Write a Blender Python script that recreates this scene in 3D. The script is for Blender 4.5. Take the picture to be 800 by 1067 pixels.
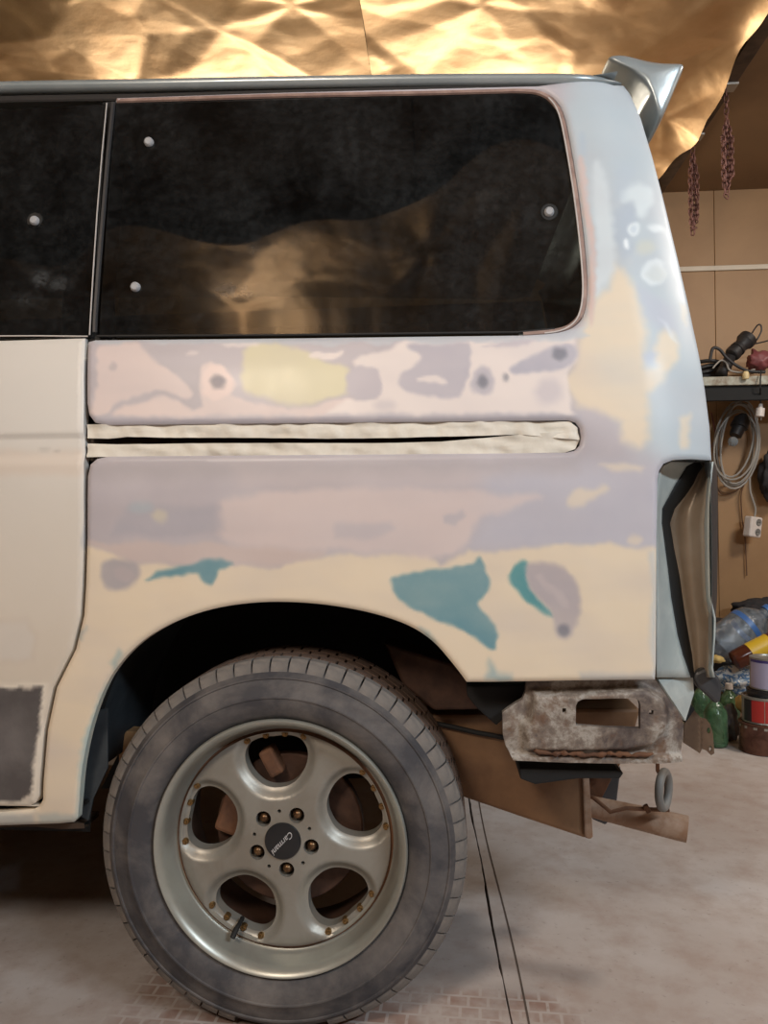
import bpy, bmesh, math, random
import numpy as np
from mathutils import Vector, Matrix, noise, kdtree
from mathutils.geometry import delaunay_2d_cdt
PI = math.pi
random.seed(7); RNG = np.random.default_rng(7)
scene = bpy.context.scene
COL = scene.collection
for _o in list(bpy.data.objects): bpy.data.objects.remove(_o)

# ------------------------------------------------------------------ camera
F = 802.0
CAM = Vector((0.0, -1.405, 0.935)); PITCH, YAW, ROLL = 0.014, 0.075, -0.007
FW = Vector((-math.sin(YAW)*math.cos(PITCH), math.cos(YAW)*math.cos(PITCH), math.sin(PITCH)))
RT = Vector((math.cos(YAW), math.sin(YAW), 0)); UP = RT.cross(FW)
RT, UP = math.cos(ROLL)*RT + math.sin(ROLL)*UP, -math.sin(ROLL)*RT + math.cos(ROLL)*UP
cd = bpy.data.cameras.new('camera'); cam = bpy.data.objects.new('camera', cd); COL.objects.link(cam)
cam.matrix_world = Matrix(((RT.x, UP.x, -FW.x, CAM.x), (RT.y, UP.y, -FW.y, CAM.y), (RT.z, UP.z, -FW.z, CAM.z), (0, 0, 0, 1)))
cd.sensor_fit = 'VERTICAL'; cd.sensor_height = 36.0; cd.lens = F/1067*36.0
cd.clip_start = 0.05
scene.camera = cam

# ------------------------------------------------------------------ light
scene.view_settings.view_transform = 'Standard'; scene.view_settings.look = 'None'
scene.view_settings.gamma = 1.0; scene.view_settings.use_curve_mapping = False
scene.view_settings.exposure = -0.33
w = bpy.data.worlds.new('world'); scene.world = w; w.use_nodes = True
w.node_tree.nodes['Background'].inputs[0].default_value = (1.0, 0.85, 0.7, 1)
w.node_tree.nodes['Background'].inputs[1].default_value = 0.02
def area(name, loc, target, sx, sy, power, col):
    l = bpy.data.lights.new(name, 'AREA'); l.shape = 'RECTANGLE'; l.size = sx; l.size_y = sy
    l.energy = power; l.color = col
    o = bpy.data.objects.new(name, l); COL.objects.link(o); o.location = loc
    o.rotation_euler = (Vector(target)-Vector(loc)).to_track_quat('-Z', 'Y').to_euler()
    return o
# the garage's own lamps: a warm flood on the left, a cool tube on the right, one warm lamp at the right rear
area('warm_flood_lamp', (-0.85, -2.15, 2.25), (-0.1, 0, 0.75), 0.5, 0.4, 44, (1.0, 0.86, 0.72))
area('cool_tube_lamp', (1.95, -1.95, 2.45), (0.45, 0, 0.7), 1.2, 0.12, 74, (0.80, 0.91, 1.0))
area('hidden_foil_light', (-0.55, 2.66, 2.15), (-0.5, 0.6, 2.55), 2.4, 0.10, 34, (1.0, 0.86, 0.68))  # unseen tube added behind the van to brighten the foil
area('rear_ceiling_lamp', (2.25, 0.75, 2.55), (1.75, 1.5, 0.4), 0.4, 0.4, 46, (1.0, 0.91, 0.80))

# ------------------------------------------------------------------ helpers
def lin(c):
    r = []
    for v in c[:3]:
        v = v/255.0
        r.append(v/12.92 if v <= 0.04045 else ((v+0.055)/1.055)**2.4)
    return tuple(r)
def lina(a):
    a = np.asarray(a, float)/255.0
    return np.where(a <= 0.04045, a/12.92, ((a+0.055)/1.055)**2.4)
def ray(px, py): return RT*((px-400)/F) - UP*((py-533.5)/F) + FW
def at(px, py, Y):
    v = ray(px, py); return CAM + v*((Y-CAM.y)/v.y)
def atz(px, py, z=0.0):
    v = ray(px, py); return CAM + v*((z-CAM.z)/v.z)
def proj(P):
    V = np.asarray(P, float)-np.array(CAM); z = V@np.array(FW)
    return 400+F*(V@np.array(RT))/z, 533.5-F*(V@np.array(UP))/z

class NT:
    def __init__(s, name):
        s.m = bpy.data.materials.new(name); s.m.use_nodes = True
        s.t = s.m.node_tree; s.N = s.t.nodes; s.b = s.N['Principled BSDF']; s.out = s.N['Material Output']
    def n(s, ty, **kw):
        o = s.N.new(ty)
        for k, v in kw.items(): setattr(o, k, v)
        return o
    def l(s, a, b): s.t.links.new(a, b)
    def noise(s, scale, detail=4, rough=.6, vec=None, dist=0.0):
        o = s.n('ShaderNodeTexNoise'); o.inputs['Scale'].default_value = scale
        o.inputs['Detail'].default_value = detail; o.inputs['Roughness'].default_value = rough
        o.inputs['Distortion'].default_value = dist
        if vec is None:
            if not hasattr(s, 'tc'): s.tc = s.n('ShaderNodeTexCoord')
            vec = s.tc.outputs['Object']
        s.l(vec, o.inputs['Vector']); return o.outputs['Fac']
    def ramp(s, fac, stops, interp='LINEAR'):
        o = s.n('ShaderNodeValToRGB'); o.color_ramp.interpolation = interp
        e = o.color_ramp.elements
        while len(e) < len(stops): e.new(0.5)
        for i, (p, c) in enumerate(stops):
            e[i].position = p; e[i].color = (c if len(c) == 4 else tuple(c)+(1,))
        s.l(fac, o.inputs[0]); return o.outputs[0]
    def mix(s, fac, a, b, mode='MIX'):
        o = s.n('ShaderNodeMix', data_type='RGBA', blend_type=mode)
        if isinstance(fac, (int, float)): o.inputs[0].default_value = fac
        else: s.l(fac, o.inputs[0])
        for i, v in ((6, a), (7, b)):
            if isinstance(v, tuple): o.inputs[i].default_value = v if len(v) == 4 else v+(1,)
            else: s.l(v, o.inputs[i])
        return o.outputs[2]
    def bump(s, h, strength, dist=.01):
        o = s.n('ShaderNodeBump'); o.inputs['Strength'].default_value = strength; o.inputs['Distance'].default_value = dist
        s.l(h, o.inputs['Height']); s.l(o.outputs[0], s.b.inputs['Normal'])
def mat(name, rgb, rough=.5, metal=0.0, var=None, vscale=6.0, vlo=.4, vhi=.65, bump=None, spec=None, trans=0.0, ior=None, coat=0.0, rvar=None, detail=5):
    """procedural material: a base colour with a noise-driven second colour, bump and roughness"""
    k = NT(name); b = k.b
    b.inputs['Roughness'].default_value = rough; b.inputs['Metallic'].default_value = metal
    if spec is not None: b.inputs['Specular IOR Level'].default_value = spec
    if ior: b.inputs['IOR'].default_value = ior
    b.inputs['Transmission Weight'].default_value = trans; b.inputs['Coat Weight'].default_value = coat
    c = lin(rgb); b.inputs['Base Color'].default_value = c+(1,)
    f = k.noise(vscale, detail, .62, dist=.3)
    if var is not None:
        k.l(k.ramp(f, [(vlo, c), (vhi, lin(var))]), b.inputs['Base Color'])
    else:
        k.l(k.ramp(f, [(.3, tuple(v*.93 for v in c)), (.7, tuple(min(1, v*1.05) for v in c))]), b.inputs['Base Color'])
    if rvar:
        f2 = k.noise(rvar[0], 5); k.l(k.ramp(f2, [(.35, (rvar[1],)*3), (.65, (rvar[2],)*3)]), b.inputs['Roughness'])
    if bump: k.bump(k.noise(bump[0], 5, .6), bump[1], bump[2] if len(bump) > 2 else .004)
    return k.m

ROOT = {}
def thing(name, label, cat, loc=(0, 0, 0), group=None):
    o = bpy.data.objects.new(name, None); COL.objects.link(o); o.location = loc
    o.empty_display_size = .05
    o['label'] = label; o['category'] = cat
    if group: o['group'] = group
    return o
def link(o, parent=None, label=None, cat=None, group=None, kind=None):
    COL.objects.link(o)
    if parent is not None:
        o.parent = parent
        if parent.type == 'EMPTY': o.matrix_parent_inverse = Matrix.Translation(-Vector(parent.location))
        else: o.matrix_parent_inverse = Matrix.Translation(-Vector(parent.location)) if tuple(parent.rotation_euler) == (0, 0, 0) else parent.matrix_basis.inverted()
    if label: o['label'] = label
    if cat: o['category'] = cat
    if group: o['group'] = group
    if kind: o['kind'] = kind
    return o
def mesh(name, V, Fs, m, smooth=False):
    me = bpy.data.meshes.new(name); me.from_pydata([tuple(v) for v in V], [], [tuple(f) for f in Fs]); me.update()
    if m: me.materials.append(m)
    if smooth: me.polygons.foreach_set('use_smooth', [True]*len(me.polygons))
    return me
def obj(name, V, Fs, m, parent=None, smooth=False, **kw):
    return link(bpy.data.objects.new(name, mesh(name, V, Fs, m, smooth)), parent, **kw)
def bmobj(name, bm, m, parent=None, smooth=False, bevel=0, segs=2, angle=None, **kw):
    me = bpy.data.meshes.new(name); bmesh.ops.recalc_face_normals(bm, faces=bm.faces); bm.to_mesh(me); bm.free()
    me.materials.append(m)
    if smooth: me.polygons.foreach_set('use_smooth', [True]*len(me.polygons))
    o = link(bpy.data.objects.new(name, me), parent, **kw)
    if bevel:
        b = o.modifiers.new('bevel', 'BEVEL'); b.width = bevel; b.segments = segs; b.limit_method = 'ANGLE'; b.angle_limit = math.radians(35)
    if angle is not None: sharp(me, angle)
    return o
def sharp(me, deg):
    bm = bmesh.new(); bm.from_mesh(me); a = math.radians(deg)
    for e in bm.edges:
        e.smooth = not (len(e.link_faces) == 2 and e.calc_face_angle(0) > a)
    for f in bm.faces: f.smooth = True
    bm.to_mesh(me); bm.free()
def boxbm(bm, c, s, rot=None):
    r = bmesh.ops.create_cube(bm, size=1.0)
    M = Matrix.Translation(c) @ (rot.to_4x4() if rot is not None else Matrix.Identity(4)) @ Matrix.Diagonal((s[0], s[1], s[2], 1))
    bmesh.ops.transform(bm, matrix=M, verts=r['verts'])
def box(name, lo, hi, m, parent=None, bevel=.002, **kw):
    bm = bmesh.new(); lo = Vector(lo); hi = Vector(hi)
    boxbm(bm, (lo+hi)/2, hi-lo)
    return bmobj(name, bm, m, parent, bevel=bevel, **kw)
def tube_geo(path, r, n=10, cap=True, closed=False):
    path = [Vector(p) for p in path]; V = []; Fs = []; L = len(path)
    rs = r if isinstance(r, (list, tuple)) else [r]*L
    t0 = (path[1]-path[0]).normalized()
    ref = Vector((0, 0, 1)) if abs(t0.z) < .9 else Vector((1, 0, 0))
    u = t0.cross(ref).normalized()
    for i, p in enumerate(path):
        if closed: t = (path[(i+1) % L]-path[i-1]).normalized()
        else: t = (path[min(i+1, L-1)]-path[max(i-1, 0)]).normalized()
        u = (u - t*u.dot(t)).normalized(); v = t.cross(u)
        for k in range(n):
            a = 2*PI*k/n; V.append(p + u*math.cos(a)*rs[i] + v*math.sin(a)*rs[i])
    for i in range(L if closed else L-1):
        j = (i+1) % L
        for k in range(n):
            Fs.append((i*n+k, i*n+(k+1) % n, j*n+(k+1) % n, j*n+k))
    if cap and not closed:
        Fs.append(tuple(range(n-1, -1, -1))); Fs.append(tuple((L-1)*n+k for k in range(n)))
    return V, Fs
def tube(name, path, r, m, parent=None, n=10, closed=False, **kw):
    V, Fs = tube_geo(path, r, n, True, closed)
    o = obj(name, V, Fs, m, parent, smooth=True, **kw); sharp(o.data, 50); return o
def catmull(P, k=8, closed=False):
    P = [np.asarray(p, float) for p in P]; n = len(P); out = []
    rng = range(n) if closed else range(n-1)
    for i in rng:
        p0, p1, p2, p3 = (P[(i-1) % n], P[i], P[(i+1) % n], P[(i+2) % n]) if closed else (P[max(i-1, 0)], P[i], P[i+1], P[min(i+2, n-1)])
        for j in range(k):
            t = j/k
            out.append(.5*((2*p1)+(-p0+p2)*t+(2*p0-5*p1+4*p2-p3)*t*t+(-p0+3*p1-3*p2+p3)*t**3))
    if not closed: out.append(P[-1])
    return out
def lathe_geo(prof, n=48, axis='y', c=(0, 0, 0), close=False):
    """profile of (radius, along-axis); revolve"""
    V = []; Fs = []; L = len(prof)
    for (r, h) in prof:
        for k in range(n):
            a = 2*PI*k/n; ca, sa = r*math.cos(a), r*math.sin(a)
            p = (ca, h, sa) if axis == 'y' else (ca, sa, h)
            V.append((p[0]+c[0], p[1]+c[1], p[2]+c[2]))
    for i in range(L-1):
        for k in range(n):
            q = (i*n+k, i*n+(k+1) % n, (i+1)*n+(k+1) % n, (i+1)*n+k)
            Fs.append(q if axis == 'y' else q[::-1])
    return V, Fs
def lathe(name, prof, m, parent=None, n=48, axis='y', c=(0, 0, 0), ang=40, **kw):
    V, Fs = lathe_geo(prof, n, axis, c)
    me = bpy.data.meshes.new(name); me.from_pydata(V, [], Fs)
    bm = bmesh.new(); bm.from_mesh(me); bmesh.ops.remove_doubles(bm, verts=bm.verts, dist=1e-6); bmesh.ops.recalc_face_normals(bm, faces=bm.faces); bm.to_mesh(me); bm.free()
    me.materials.append(m); sharp(me, ang)
    return link(bpy.data.objects.new(name, me), parent, **kw)
def xform(o, loc=(0, 0, 0), rot=None):
    M = Matrix.Translation(loc) @ (rot.to_4x4() if rot is not None else Matrix.Identity(4))
    o.data.transform(M); return o

# ---- 2D outline tools (x,z plane)
def resample(P, step):
    P = np.asarray(P, float); out = []
    for i in range(len(P)):
        a, b = P[i], P[(i+1) % len(P)]; d = np.linalg.norm(b-a); k = max(1, int(math.ceil(d/step)))
        for j in range(k): out.append(a+(b-a)*j/k)
    return np.array(out)
def inside(P, poly):
    P = np.asarray(P); r = np.zeros(len(P), bool); x, y = P[:, 0], P[:, 1]; n = len(poly)
    for i in range(n):
        x0, y0 = poly[i]; x1, y1 = poly[(i+1) % n]
        if y0 == y1: continue
        c = (y0 > y) != (y1 > y)
        r ^= c & (x < (x1-x0)*(y-y0)/(y1-y0)+x0)
    return r
def sdf(X, Y, poly):
    """signed distance, negative inside"""
    P = np.stack([X, Y], -1); d = np.full(len(X), 1e9); n = len(poly); poly = np.asarray(poly, float)
    for i in range(n):
        a = poly[i]; e = poly[(i+1) % n]-a; v = P-a
        t = np.clip((v@e)/max(e@e, 1e-12), 0, 1); q = v-t[:, None]*e
        d = np.minimum(d, np.hypot(q[:, 0], q[:, 1]))
    return np.where(inside(P, poly), -d, d)
def fill(outer, holes, step, bstep=None, insets=(.003, .007)):
    """constrained triangulation of an outline with holes -> verts(x,z), tris, loops"""
    bstep = bstep or step
    loops = [resample(outer, bstep)]+[resample(h, bstep) for h in holes]
    pts = []; edges = []
    for L in loops:
        b = len(pts); pts += [tuple(p) for p in L]; edges += [(b+i, b+(i+1) % len(L)) for i in range(len(L))]
    nb = len(pts)
    kd = kdtree.KDTree(nb)
    for i, p in enumerate(pts): kd.insert((p[0], p[1], 0), i)
    kd.balance()
    lo = loops[0].min(0); hi = loops[0].max(0)
    gx = np.arange(lo[0], hi[0], step); gz = np.arange(lo[1], hi[1], step*.92)
    G = np.array([(x+(step*.5 if j % 2 else 0), z) for j, z in enumerate(gz) for x in gx]) if len(gx) and len(gz) else np.zeros((0, 2))
    extra = []
    for L in loops:
        t = np.roll(L, -1, 0)-np.roll(L, 1, 0); t /= np.maximum(np.linalg.norm(t, axis=1), 1e-9)[:, None]
        nn = np.stack([t[:, 1], -t[:, 0]], -1)
        for d in insets:
            extra.append(L+nn*d); extra.append(L-nn*d)
    E = np.concatenate(extra) if extra else np.zeros((0, 2))
    mx = max(insets) if insets else 0
    def keep(A, mind, maxd=None):
        m = inside(A, loops[0])
        for h in loops[1:]: m &= ~inside(A, h)
        A = A[m]
        D = np.array([kd.find((p[0], p[1], 0))[2] for p in A]) if len(A) else np.zeros(0)
        return A[D > mind]
    G = keep(G, mx+step*.55) if len(G) else G
    E = keep(E, (min(insets)*.8 if insets else 0)) if len(E) else E
    allp = pts+[tuple(p) for p in E]+[tuple(p) for p in G]
    r = delaunay_2d_cdt([Vector(p) for p in allp], edges, [], 0, 1e-6, True)
    V = np.array([tuple(v) for v in r[0]]); orig = r[3]
    isb = np.array([any(i < nb for i in o) for o in orig])
    T = np.array([tuple(f) for f in r[2]])
    allb = isb[T].all(1); ok = np.ones(len(T), bool)
    if allb.any():
        C = V[T[allb]].mean(1); m = inside(C, loops[0])
        for h in loops[1:]: m &= ~inside(C, h)
        ok[allb] = m
    T = T[ok]
    a, b, c = V[T[:, 0]], V[T[:, 1]], V[T[:, 2]]
    cr = (b[:, 0]-a[:, 0])*(c[:, 1]-a[:, 1])-(b[:, 1]-a[:, 1])*(c[:, 0]-a[:, 0])
    T[cr < 0] = T[cr < 0][:, ::-1]; T = T[np.abs(cr) > 2e-8]
    used = np.unique(T); mp = -np.ones(len(V), int); mp[used] = np.arange(len(used))
    V = V[used]; T = mp[T]
    D = np.array([kd.find((p[0], p[1], 0))[2] for p in V])
    return V, T, loops, D
def sheet(name, outer, holes, step, yf, m, parent, depth=.012, roll=(0, .01), colf=None, insets=(.003, .007), back=False, bstep=None, smooth=True, **kw):
    """a shell lying on y=yf(x,z), with rolled edges, an edge flange and optional per-vertex colour"""
    V, T, loops, D = fill(outer, holes, step, bstep, insets)
    y = yf(V[:, 0], V[:, 1])
    e, wd = roll
    if e: y = y+e*np.clip(1-D/wd, 0, 1)**2
    P = np.stack([V[:, 0], y, V[:, 1]], -1); Fs = [tuple(t) for t in T]; n0 = len(P); PP = [P]
    if depth:
        for li, L in enumerate(loops):
            yl = yf(L[:, 0], L[:, 1])+e; n = len(L); b = sum(len(q) for q in PP)
            PP.append(np.stack([L[:, 0], yl, L[:, 1]], -1)); PP.append(np.stack([L[:, 0], yl+depth, L[:, 1]], -1))
            for i in range(n):
                j = (i+1) % n
                Fs.append((b+i, b+n+i, b+n+j, b+j))
        if back:
            b = sum(len(q) for q in PP); PB = P.copy(); PB[:, 1] = yf(V[:, 0], V[:, 1])+e+depth; PP.append(PB)
            Fs += [(b+t[0], b+t[2], b+t[1]) for t in T]
    P = np.concatenate(PP)
    o = obj(name, P, Fs, m, parent, smooth=smooth, **kw)
    if colf is not None:
        px, py = proj(P); c = colf(px, py, P)
        ca = o.data.color_attributes.new('paint', 'FLOAT_COLOR', 'POINT')
        ca.data.foreach_set('color', np.concatenate([lina(c), np.ones((len(P), 1))], 1).astype(np.float32).ravel())
    return o
def prism(name, pts, y0, y1, m, parent=None, bevel=.003, smooth=False, **kw):
    """an (x,z) outline given thickness between y0 and y1"""
    bm = bmesh.new(); vs = [bm.verts.new((p[0], y0, p[1])) for p in pts]; f = bm.faces.new(vs)
    r = bmesh.ops.extrude_face_region(bm, geom=[f]); bmesh.ops.translate(bm, vec=(0, y1-y0, 0), verts=[v for v in r['geom'] if isinstance(v, bmesh.types.BMVert)])
    bmesh.ops.triangulate(bm, faces=[q for q in bm.faces if len(q.verts) > 4])
    return bmobj(name, bm, m, parent, bevel=bevel, smooth=smooth, **kw)
def pxz(pts, Y): return [(at(p[0], p[1], Y).x, at(p[0], p[1], Y).z) for p in pts]
def vnoise(X, Y, s, seed=0):
    r = np.random.default_rng(seed); out = np.zeros_like(X)
    for i in range(9):
        a = r.uniform(0, 2*PI); k = s*r.uniform(.5, 1.9)
        out += np.sin(k*(X*math.cos(a)+Y*math.sin(a))+r.uniform(0, 6.3))/(3.2)
    return out
def lump(name, c, r, m, parent=None, amp=.25, fs=2.0, seed=0, sub=4, flat=None, **kw):
    """a crumpled, sagging soft shape"""
    bm = bmesh.new(); bmesh.ops.create_icosphere(bm, subdivisions=sub, radius=1.0)
    off = Vector((seed*3.7, seed*1.3, seed*2.1))
    for v in bm.verts:
        p = v.co.copy(); n = noise.noise(p*fs+off); n2 = abs(noise.noise(p*fs*2.7+off*2))
        k = 1+amp*n-amp*.8*n2
        v.co = Vector((p.x*r[0], p.y*r[1], p.z*r[2]))*k+Vector(c)
        if flat is not None and v.co.z < flat: v.co.z = flat+(v.co.z-flat)*.04
        if v.co.z < .002: v.co.z = .002+.001*abs(n)
    return bmobj(name, bm, m, parent, smooth=True, **kw)

# ------------------------------------------------------------------ materials
MT = {}
k = NT('garage_floor'); tc = k.n('ShaderNodeTexCoord'); k.tc = tc
f1 = k.noise(1.3, 6, .62); f2 = k.noise(9, 6, .65); f3 = k.noise(60, 3, .6)
c = k.ramp(f1, [(.32, lin((164, 150, 142))), (.55, lin((182, 174, 170))), (.72, lin((194, 190, 190)))])
c = k.mix(k.ramp(f2, [(.45, (0, 0, 0)), (.7, (.55, .55, .55))]), c, lin((150, 128, 116)))
# dusty tyre prints: rows of small blocks where the wheel has rolled
br = k.n('ShaderNodeTexBrick'); mp = k.n('ShaderNodeMapping'); k.l(tc.outputs['Object'], mp.inputs[0])
br.inputs['Scale'].default_value = 1.0; br.inputs['Mortar Size'].default_value = .0035; br.inputs['Mortar Smooth'].default_value = .3
br.inputs['Brick Width'].default_value = .038; br.inputs['Row Height'].default_value = .034; br.offset = .4
br.inputs['Color1'].default_value = (1, 1, 1, 1); br.inputs['Color2'].default_value = (.8, .8, .8, 1); br.inputs['Mortar'].default_value = (0, 0, 0, 1)
mp.inputs['Rotation'].default_value = (0, 0, .05); k.l(mp.outputs[0], br.inputs['Vector'])
sx = k.n('ShaderNodeSeparateXYZ'); k.l(mp.outputs[0], sx.inputs[0])
def band(val, lo, hi, soft):
    a = k.n('ShaderNodeMapRange', interpolation_type='SMOOTHSTEP'); a.inputs[1].default_value = lo-soft; a.inputs[2].default_value = lo+soft
    b = k.n('ShaderNodeMapRange', interpolation_type='SMOOTHSTEP'); b.inputs[1].default_value = hi-soft; b.inputs[2].default_value = hi+soft; b.inputs[3].default_value = 1; b.inputs[4].default_value = 0
    k.l(val, a.inputs[0]); k.l(val, b.inputs[0]); mlt = k.n('ShaderNodeMath', operation='MULTIPLY'); k.l(a.outputs[0], mlt.inputs[0]); k.l(b.outputs[0], mlt.inputs[1]); return mlt.outputs[0]
by = band(sx.outputs['Y'], -.05, .155, .02); wear = k.ramp(k.noise(6, 4, .7), [(.40, (0, 0, 0)), (.58, (.9, .9, .9))])
bx_ = band(sx.outputs['X'], -.62, .24, .05)
m1 = k.n('ShaderNodeMath', operation='MULTIPLY'); k.l(by, m1.inputs[0]); k.l(br.outputs['Color'], m1.inputs[1])
m2 = k.n('ShaderNodeMath', operation='MULTIPLY'); k.l(m1.outputs[0], m2.inputs[0]); k.l(wear, m2.inputs[1])
m3 = k.n('ShaderNodeMath', operation='MULTIPLY'); k.l(m2.outputs[0], m3.inputs[0]); k.l(bx_, m3.inputs[1])
c = k.mix(m3.outputs[0], c, lin((140, 112, 100)))
c = k.mix(k.ramp(f3, [(.62, (0, 0, 0)), (.75, (.5, .5, .5))]), c, lin((120, 108, 98)))
k.l(c, k.b.inputs['Base Color']); k.b.inputs['Roughness'].default_value = .62
k.bump(f2, .12, .01); MT['floor'] = k.m
MT['joint'] = mat('floor_joint_filler', (84, 72, 64), .9)
MT['board'] = mat('brown_hardboard', (150, 116, 78), .55, var=(136, 103, 68), vscale=1.8, bump=(40, .05))
MT['boarddark'] = mat('brown_ceiling_board', (126, 98, 70), .5, var=(112, 86, 62), vscale=1.5)
MT['trim'] = mat('pale_trim', (190, 178, 160), .5)
MT['beam'] = mat('dark_beam', (88, 70, 56), .7, var=(60, 46, 36), vscale=12)
k = NT('gold_foil'); f = k.noise(5, 4); k.l(k.ramp(f, [(.3, lin((212, 174, 128))), (.7, lin((230, 198, 156)))]), k.b.inputs['Base Color'])
k.b.inputs['Metallic'].default_value = .85; k.b.inputs['Roughness'].default_value = .42; k.bump(k.noise(26, 5, .6), .06, .02); MT['foil'] = k.m

def paintmat(name, rough, coat, dust=.06):
    k = NT(name); a = k.n('ShaderNodeVertexColor', layer_name='paint')
    f = k.noise(14, 6, .65); f2 = k.noise(120, 2, .5)
    c = k.mix(k.ramp(f, [(.4, (0, 0, 0)), (.75, (dust,)*3)]), a.outputs[0], lin((236, 230, 224)))
    k.l(c, k.b.inputs['Base Color']); k.b.inputs['Coat Weight'].default_value = coat; k.b.inputs['Coat Roughness'].default_value = .22
    k.l(k.ramp(f, [(.3, (rough-.06,)*3), (.7, (rough+.08,)*3)]), k.b.inputs['Roughness'])
    k.bump(k.noise(3.2, 2), .05, .02)
    return k.m
MT['sanded'] = paintmat('sanded_primer_and_filler', .46, .08)
MT['doorpaint'] = paintmat('cream_door_primer', .5, .06)
MT['silver'] = mat('silver_paint', (150, 160, 164), .32, .35, coat=.3, var=(164, 172, 174), vscale=8)
MT['silverside'] = mat('silver_inner_paint', (170, 178, 176), .45, .1, var=(188, 194, 190), vscale=14)
MT['gutterdark'] = mat('gutter_shadow_dark', (40, 38, 38), .6)  # near-black colour for the painted shadow below the gutter
MT['seal'] = mat('brown_window_seal', (136, 112, 104), .5, var=(160, 136, 126), vscale=30)
MT['sealpale'] = mat('pale_window_edge', (196, 190, 186), .4)
MT['black'] = mat('black_rubber', (18, 18, 18), .7)
MT['inner'] = mat('dark_inner_body', (14, 14, 15), .8)
MT['liner'] = mat('dark_blue_grey_liner', (38, 44, 50), .7, var=(58, 64, 68), vscale=9)
MT['tape'] = mat('masking_tape', (220, 215, 204), .7, var=(206, 200, 188), vscale=20, bump=(35, .25))
MT['rail'] = mat('slide_rail_metal', (60, 50, 42), .5, .5)
k = NT('tinted_glass'); f = k.noise(7, 6, .65); fs = k.noise(55, 5, .7)
gl = k.n('ShaderNodeBsdfGlossy'); gl.inputs['Roughness'].default_value = .035; gl.inputs['Color'].default_value = (.95, .95, .95, 1)
tr = k.n('ShaderNodeBsdfTransparent'); tr.inputs[0].default_value = (.035, .042, .042, 1)
df = k.n('ShaderNodeBsdfDiffuse'); df.inputs[0].default_value = lin((150, 156, 160))+(1,)
fr = k.n('ShaderNodeFresnel'); fr.inputs[0].default_value = 1.43
mx1 = k.n('ShaderNodeMixShader'); k.l(fr.outputs[0], mx1.inputs[0]); k.l(tr.outputs[0], mx1.inputs[1]); k.l(gl.outputs[0], mx1.inputs[2])
dm = k.n('ShaderNodeMath', operation='MULTIPLY'); k.l(k.ramp(f, [(.35, (.01,)*3), (.75, (.07,)*3)]), dm.inputs[0]); k.l(k.ramp(fs, [(.4, (.5,)*3), (.75, (1.3,)*3)]), dm.inputs[1])
av = k.n('ShaderNodeVertexColor', layer_name='paint'); dm2 = k.n('ShaderNodeMath', operation='MULTIPLY_ADD'); k.l(av.outputs[0], dm2.inputs[0]); k.l(k.ramp(k.noise(38, 6, .7, dist=.6), [(.38, (.1,)*3), (.66, (1,)*3)]), dm2.inputs[1]); k.l(dm.outputs[0], dm2.inputs[2]); dm = dm2
mx2 = k.n('ShaderNodeMixShader'); k.l(dm.outputs[0], mx2.inputs[0]); k.l(mx1.outputs[0], mx2.inputs[1]); k.l(df.outputs[0], mx2.inputs[2])
k.l(mx2.outputs[0], k.out.inputs[0]); MT['glass'] = k.m
MT['fast'] = mat('pale_fastener', (158, 160, 164), .6)
MT['tyre'] = mat('dusty_tyre_rubber', (60, 59, 63), .75, var=(122, 116, 112), vscale=8, vlo=.42, vhi=.78, bump=(60, .25), detail=8)
MT['tread'] = mat('dusty_tread_rubber', (104, 100, 97), .85, var=(128, 121, 115), vscale=20)
MT['treadbrown'] = mat('brown_dusty_tread', (98, 78, 66), .9, var=(84, 66, 56), vscale=20)
MT['alloy'] = mat('dull_silver_alloy', (154, 152, 145), .42, .45, var=(142, 137, 128), vscale=10)
MT['lip'] = mat('polished_rim_lip', (170, 172, 164), .36, .5, var=(156, 154, 146), vscale=7)
MT['rivet'] = mat('brassy_rivet', (140, 112, 74), .35, .8)
MT['nut'] = mat('rusty_lug_nut', (128, 100, 72), .35, .8, var=(80, 56, 40), vscale=60)
MT['cap'] = mat('dark_centre_cap', (30, 31, 34), .35)
MT['capletter'] = mat('silver_cap_lettering', (205, 205, 208), .3, .3)
MT['rust'] = mat('brown_rust', (112, 76, 52), .8, var=(78, 52, 38), vscale=14, bump=(40, .3))
MT['disc'] = mat('rusty_brake_disc', (84, 60, 48), .6, .3, var=(60, 42, 34), vscale=20)
MT['muffler'] = mat('brown_muffler_steel', (130, 98, 70), .6, .15, var=(104, 76, 54), vscale=7, bump=(25, .08))
MT['pipe'] = mat('rusty_exhaust_pipe', (142, 112, 90), .6, .25, var=(178, 160, 144), vscale=13)
k = NT('weathered_bracket_steel'); f = k.noise(11, 8, .72, dist=.25); f2 = k.noise(30, 5, .6)
c = k.ramp(f, [(.30, lin((58, 46, 42))), (.42, lin((92, 82, 78))), (.5, lin((124, 112, 102))), (.57, lin((164, 158, 150))), (.64, lin((112, 96, 82))), (.8, lin((84, 62, 48)))])
c = k.mix(k.ramp(f2, [(.55, (0, 0, 0)), (.7, (.7, .7, .7))]), c, lin((104, 74, 52)))
k.l(c, k.b.inputs['Base Color']); k.b.inputs['Roughness'].default_value = .6; k.b.inputs['Metallic'].default_value = .15; k.bump(f, .35, .006); MT['bracket'] = k.m
MT['brownmetal'] = mat('brown_bracket_metal', (112, 92, 74), .5, .3, var=(96, 76, 60), vscale=18)
MT['lampinner'] = mat('brown_grey_inner_panel', (164, 150, 134), .3, .3, var=(146, 130, 112), vscale=5)
MT['greymetal'] = mat('dark_grey_edge', (62, 62, 64), .45, .2)
MT['grey'] = mat('grey_rubber', (120, 118, 114), .6)

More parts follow.
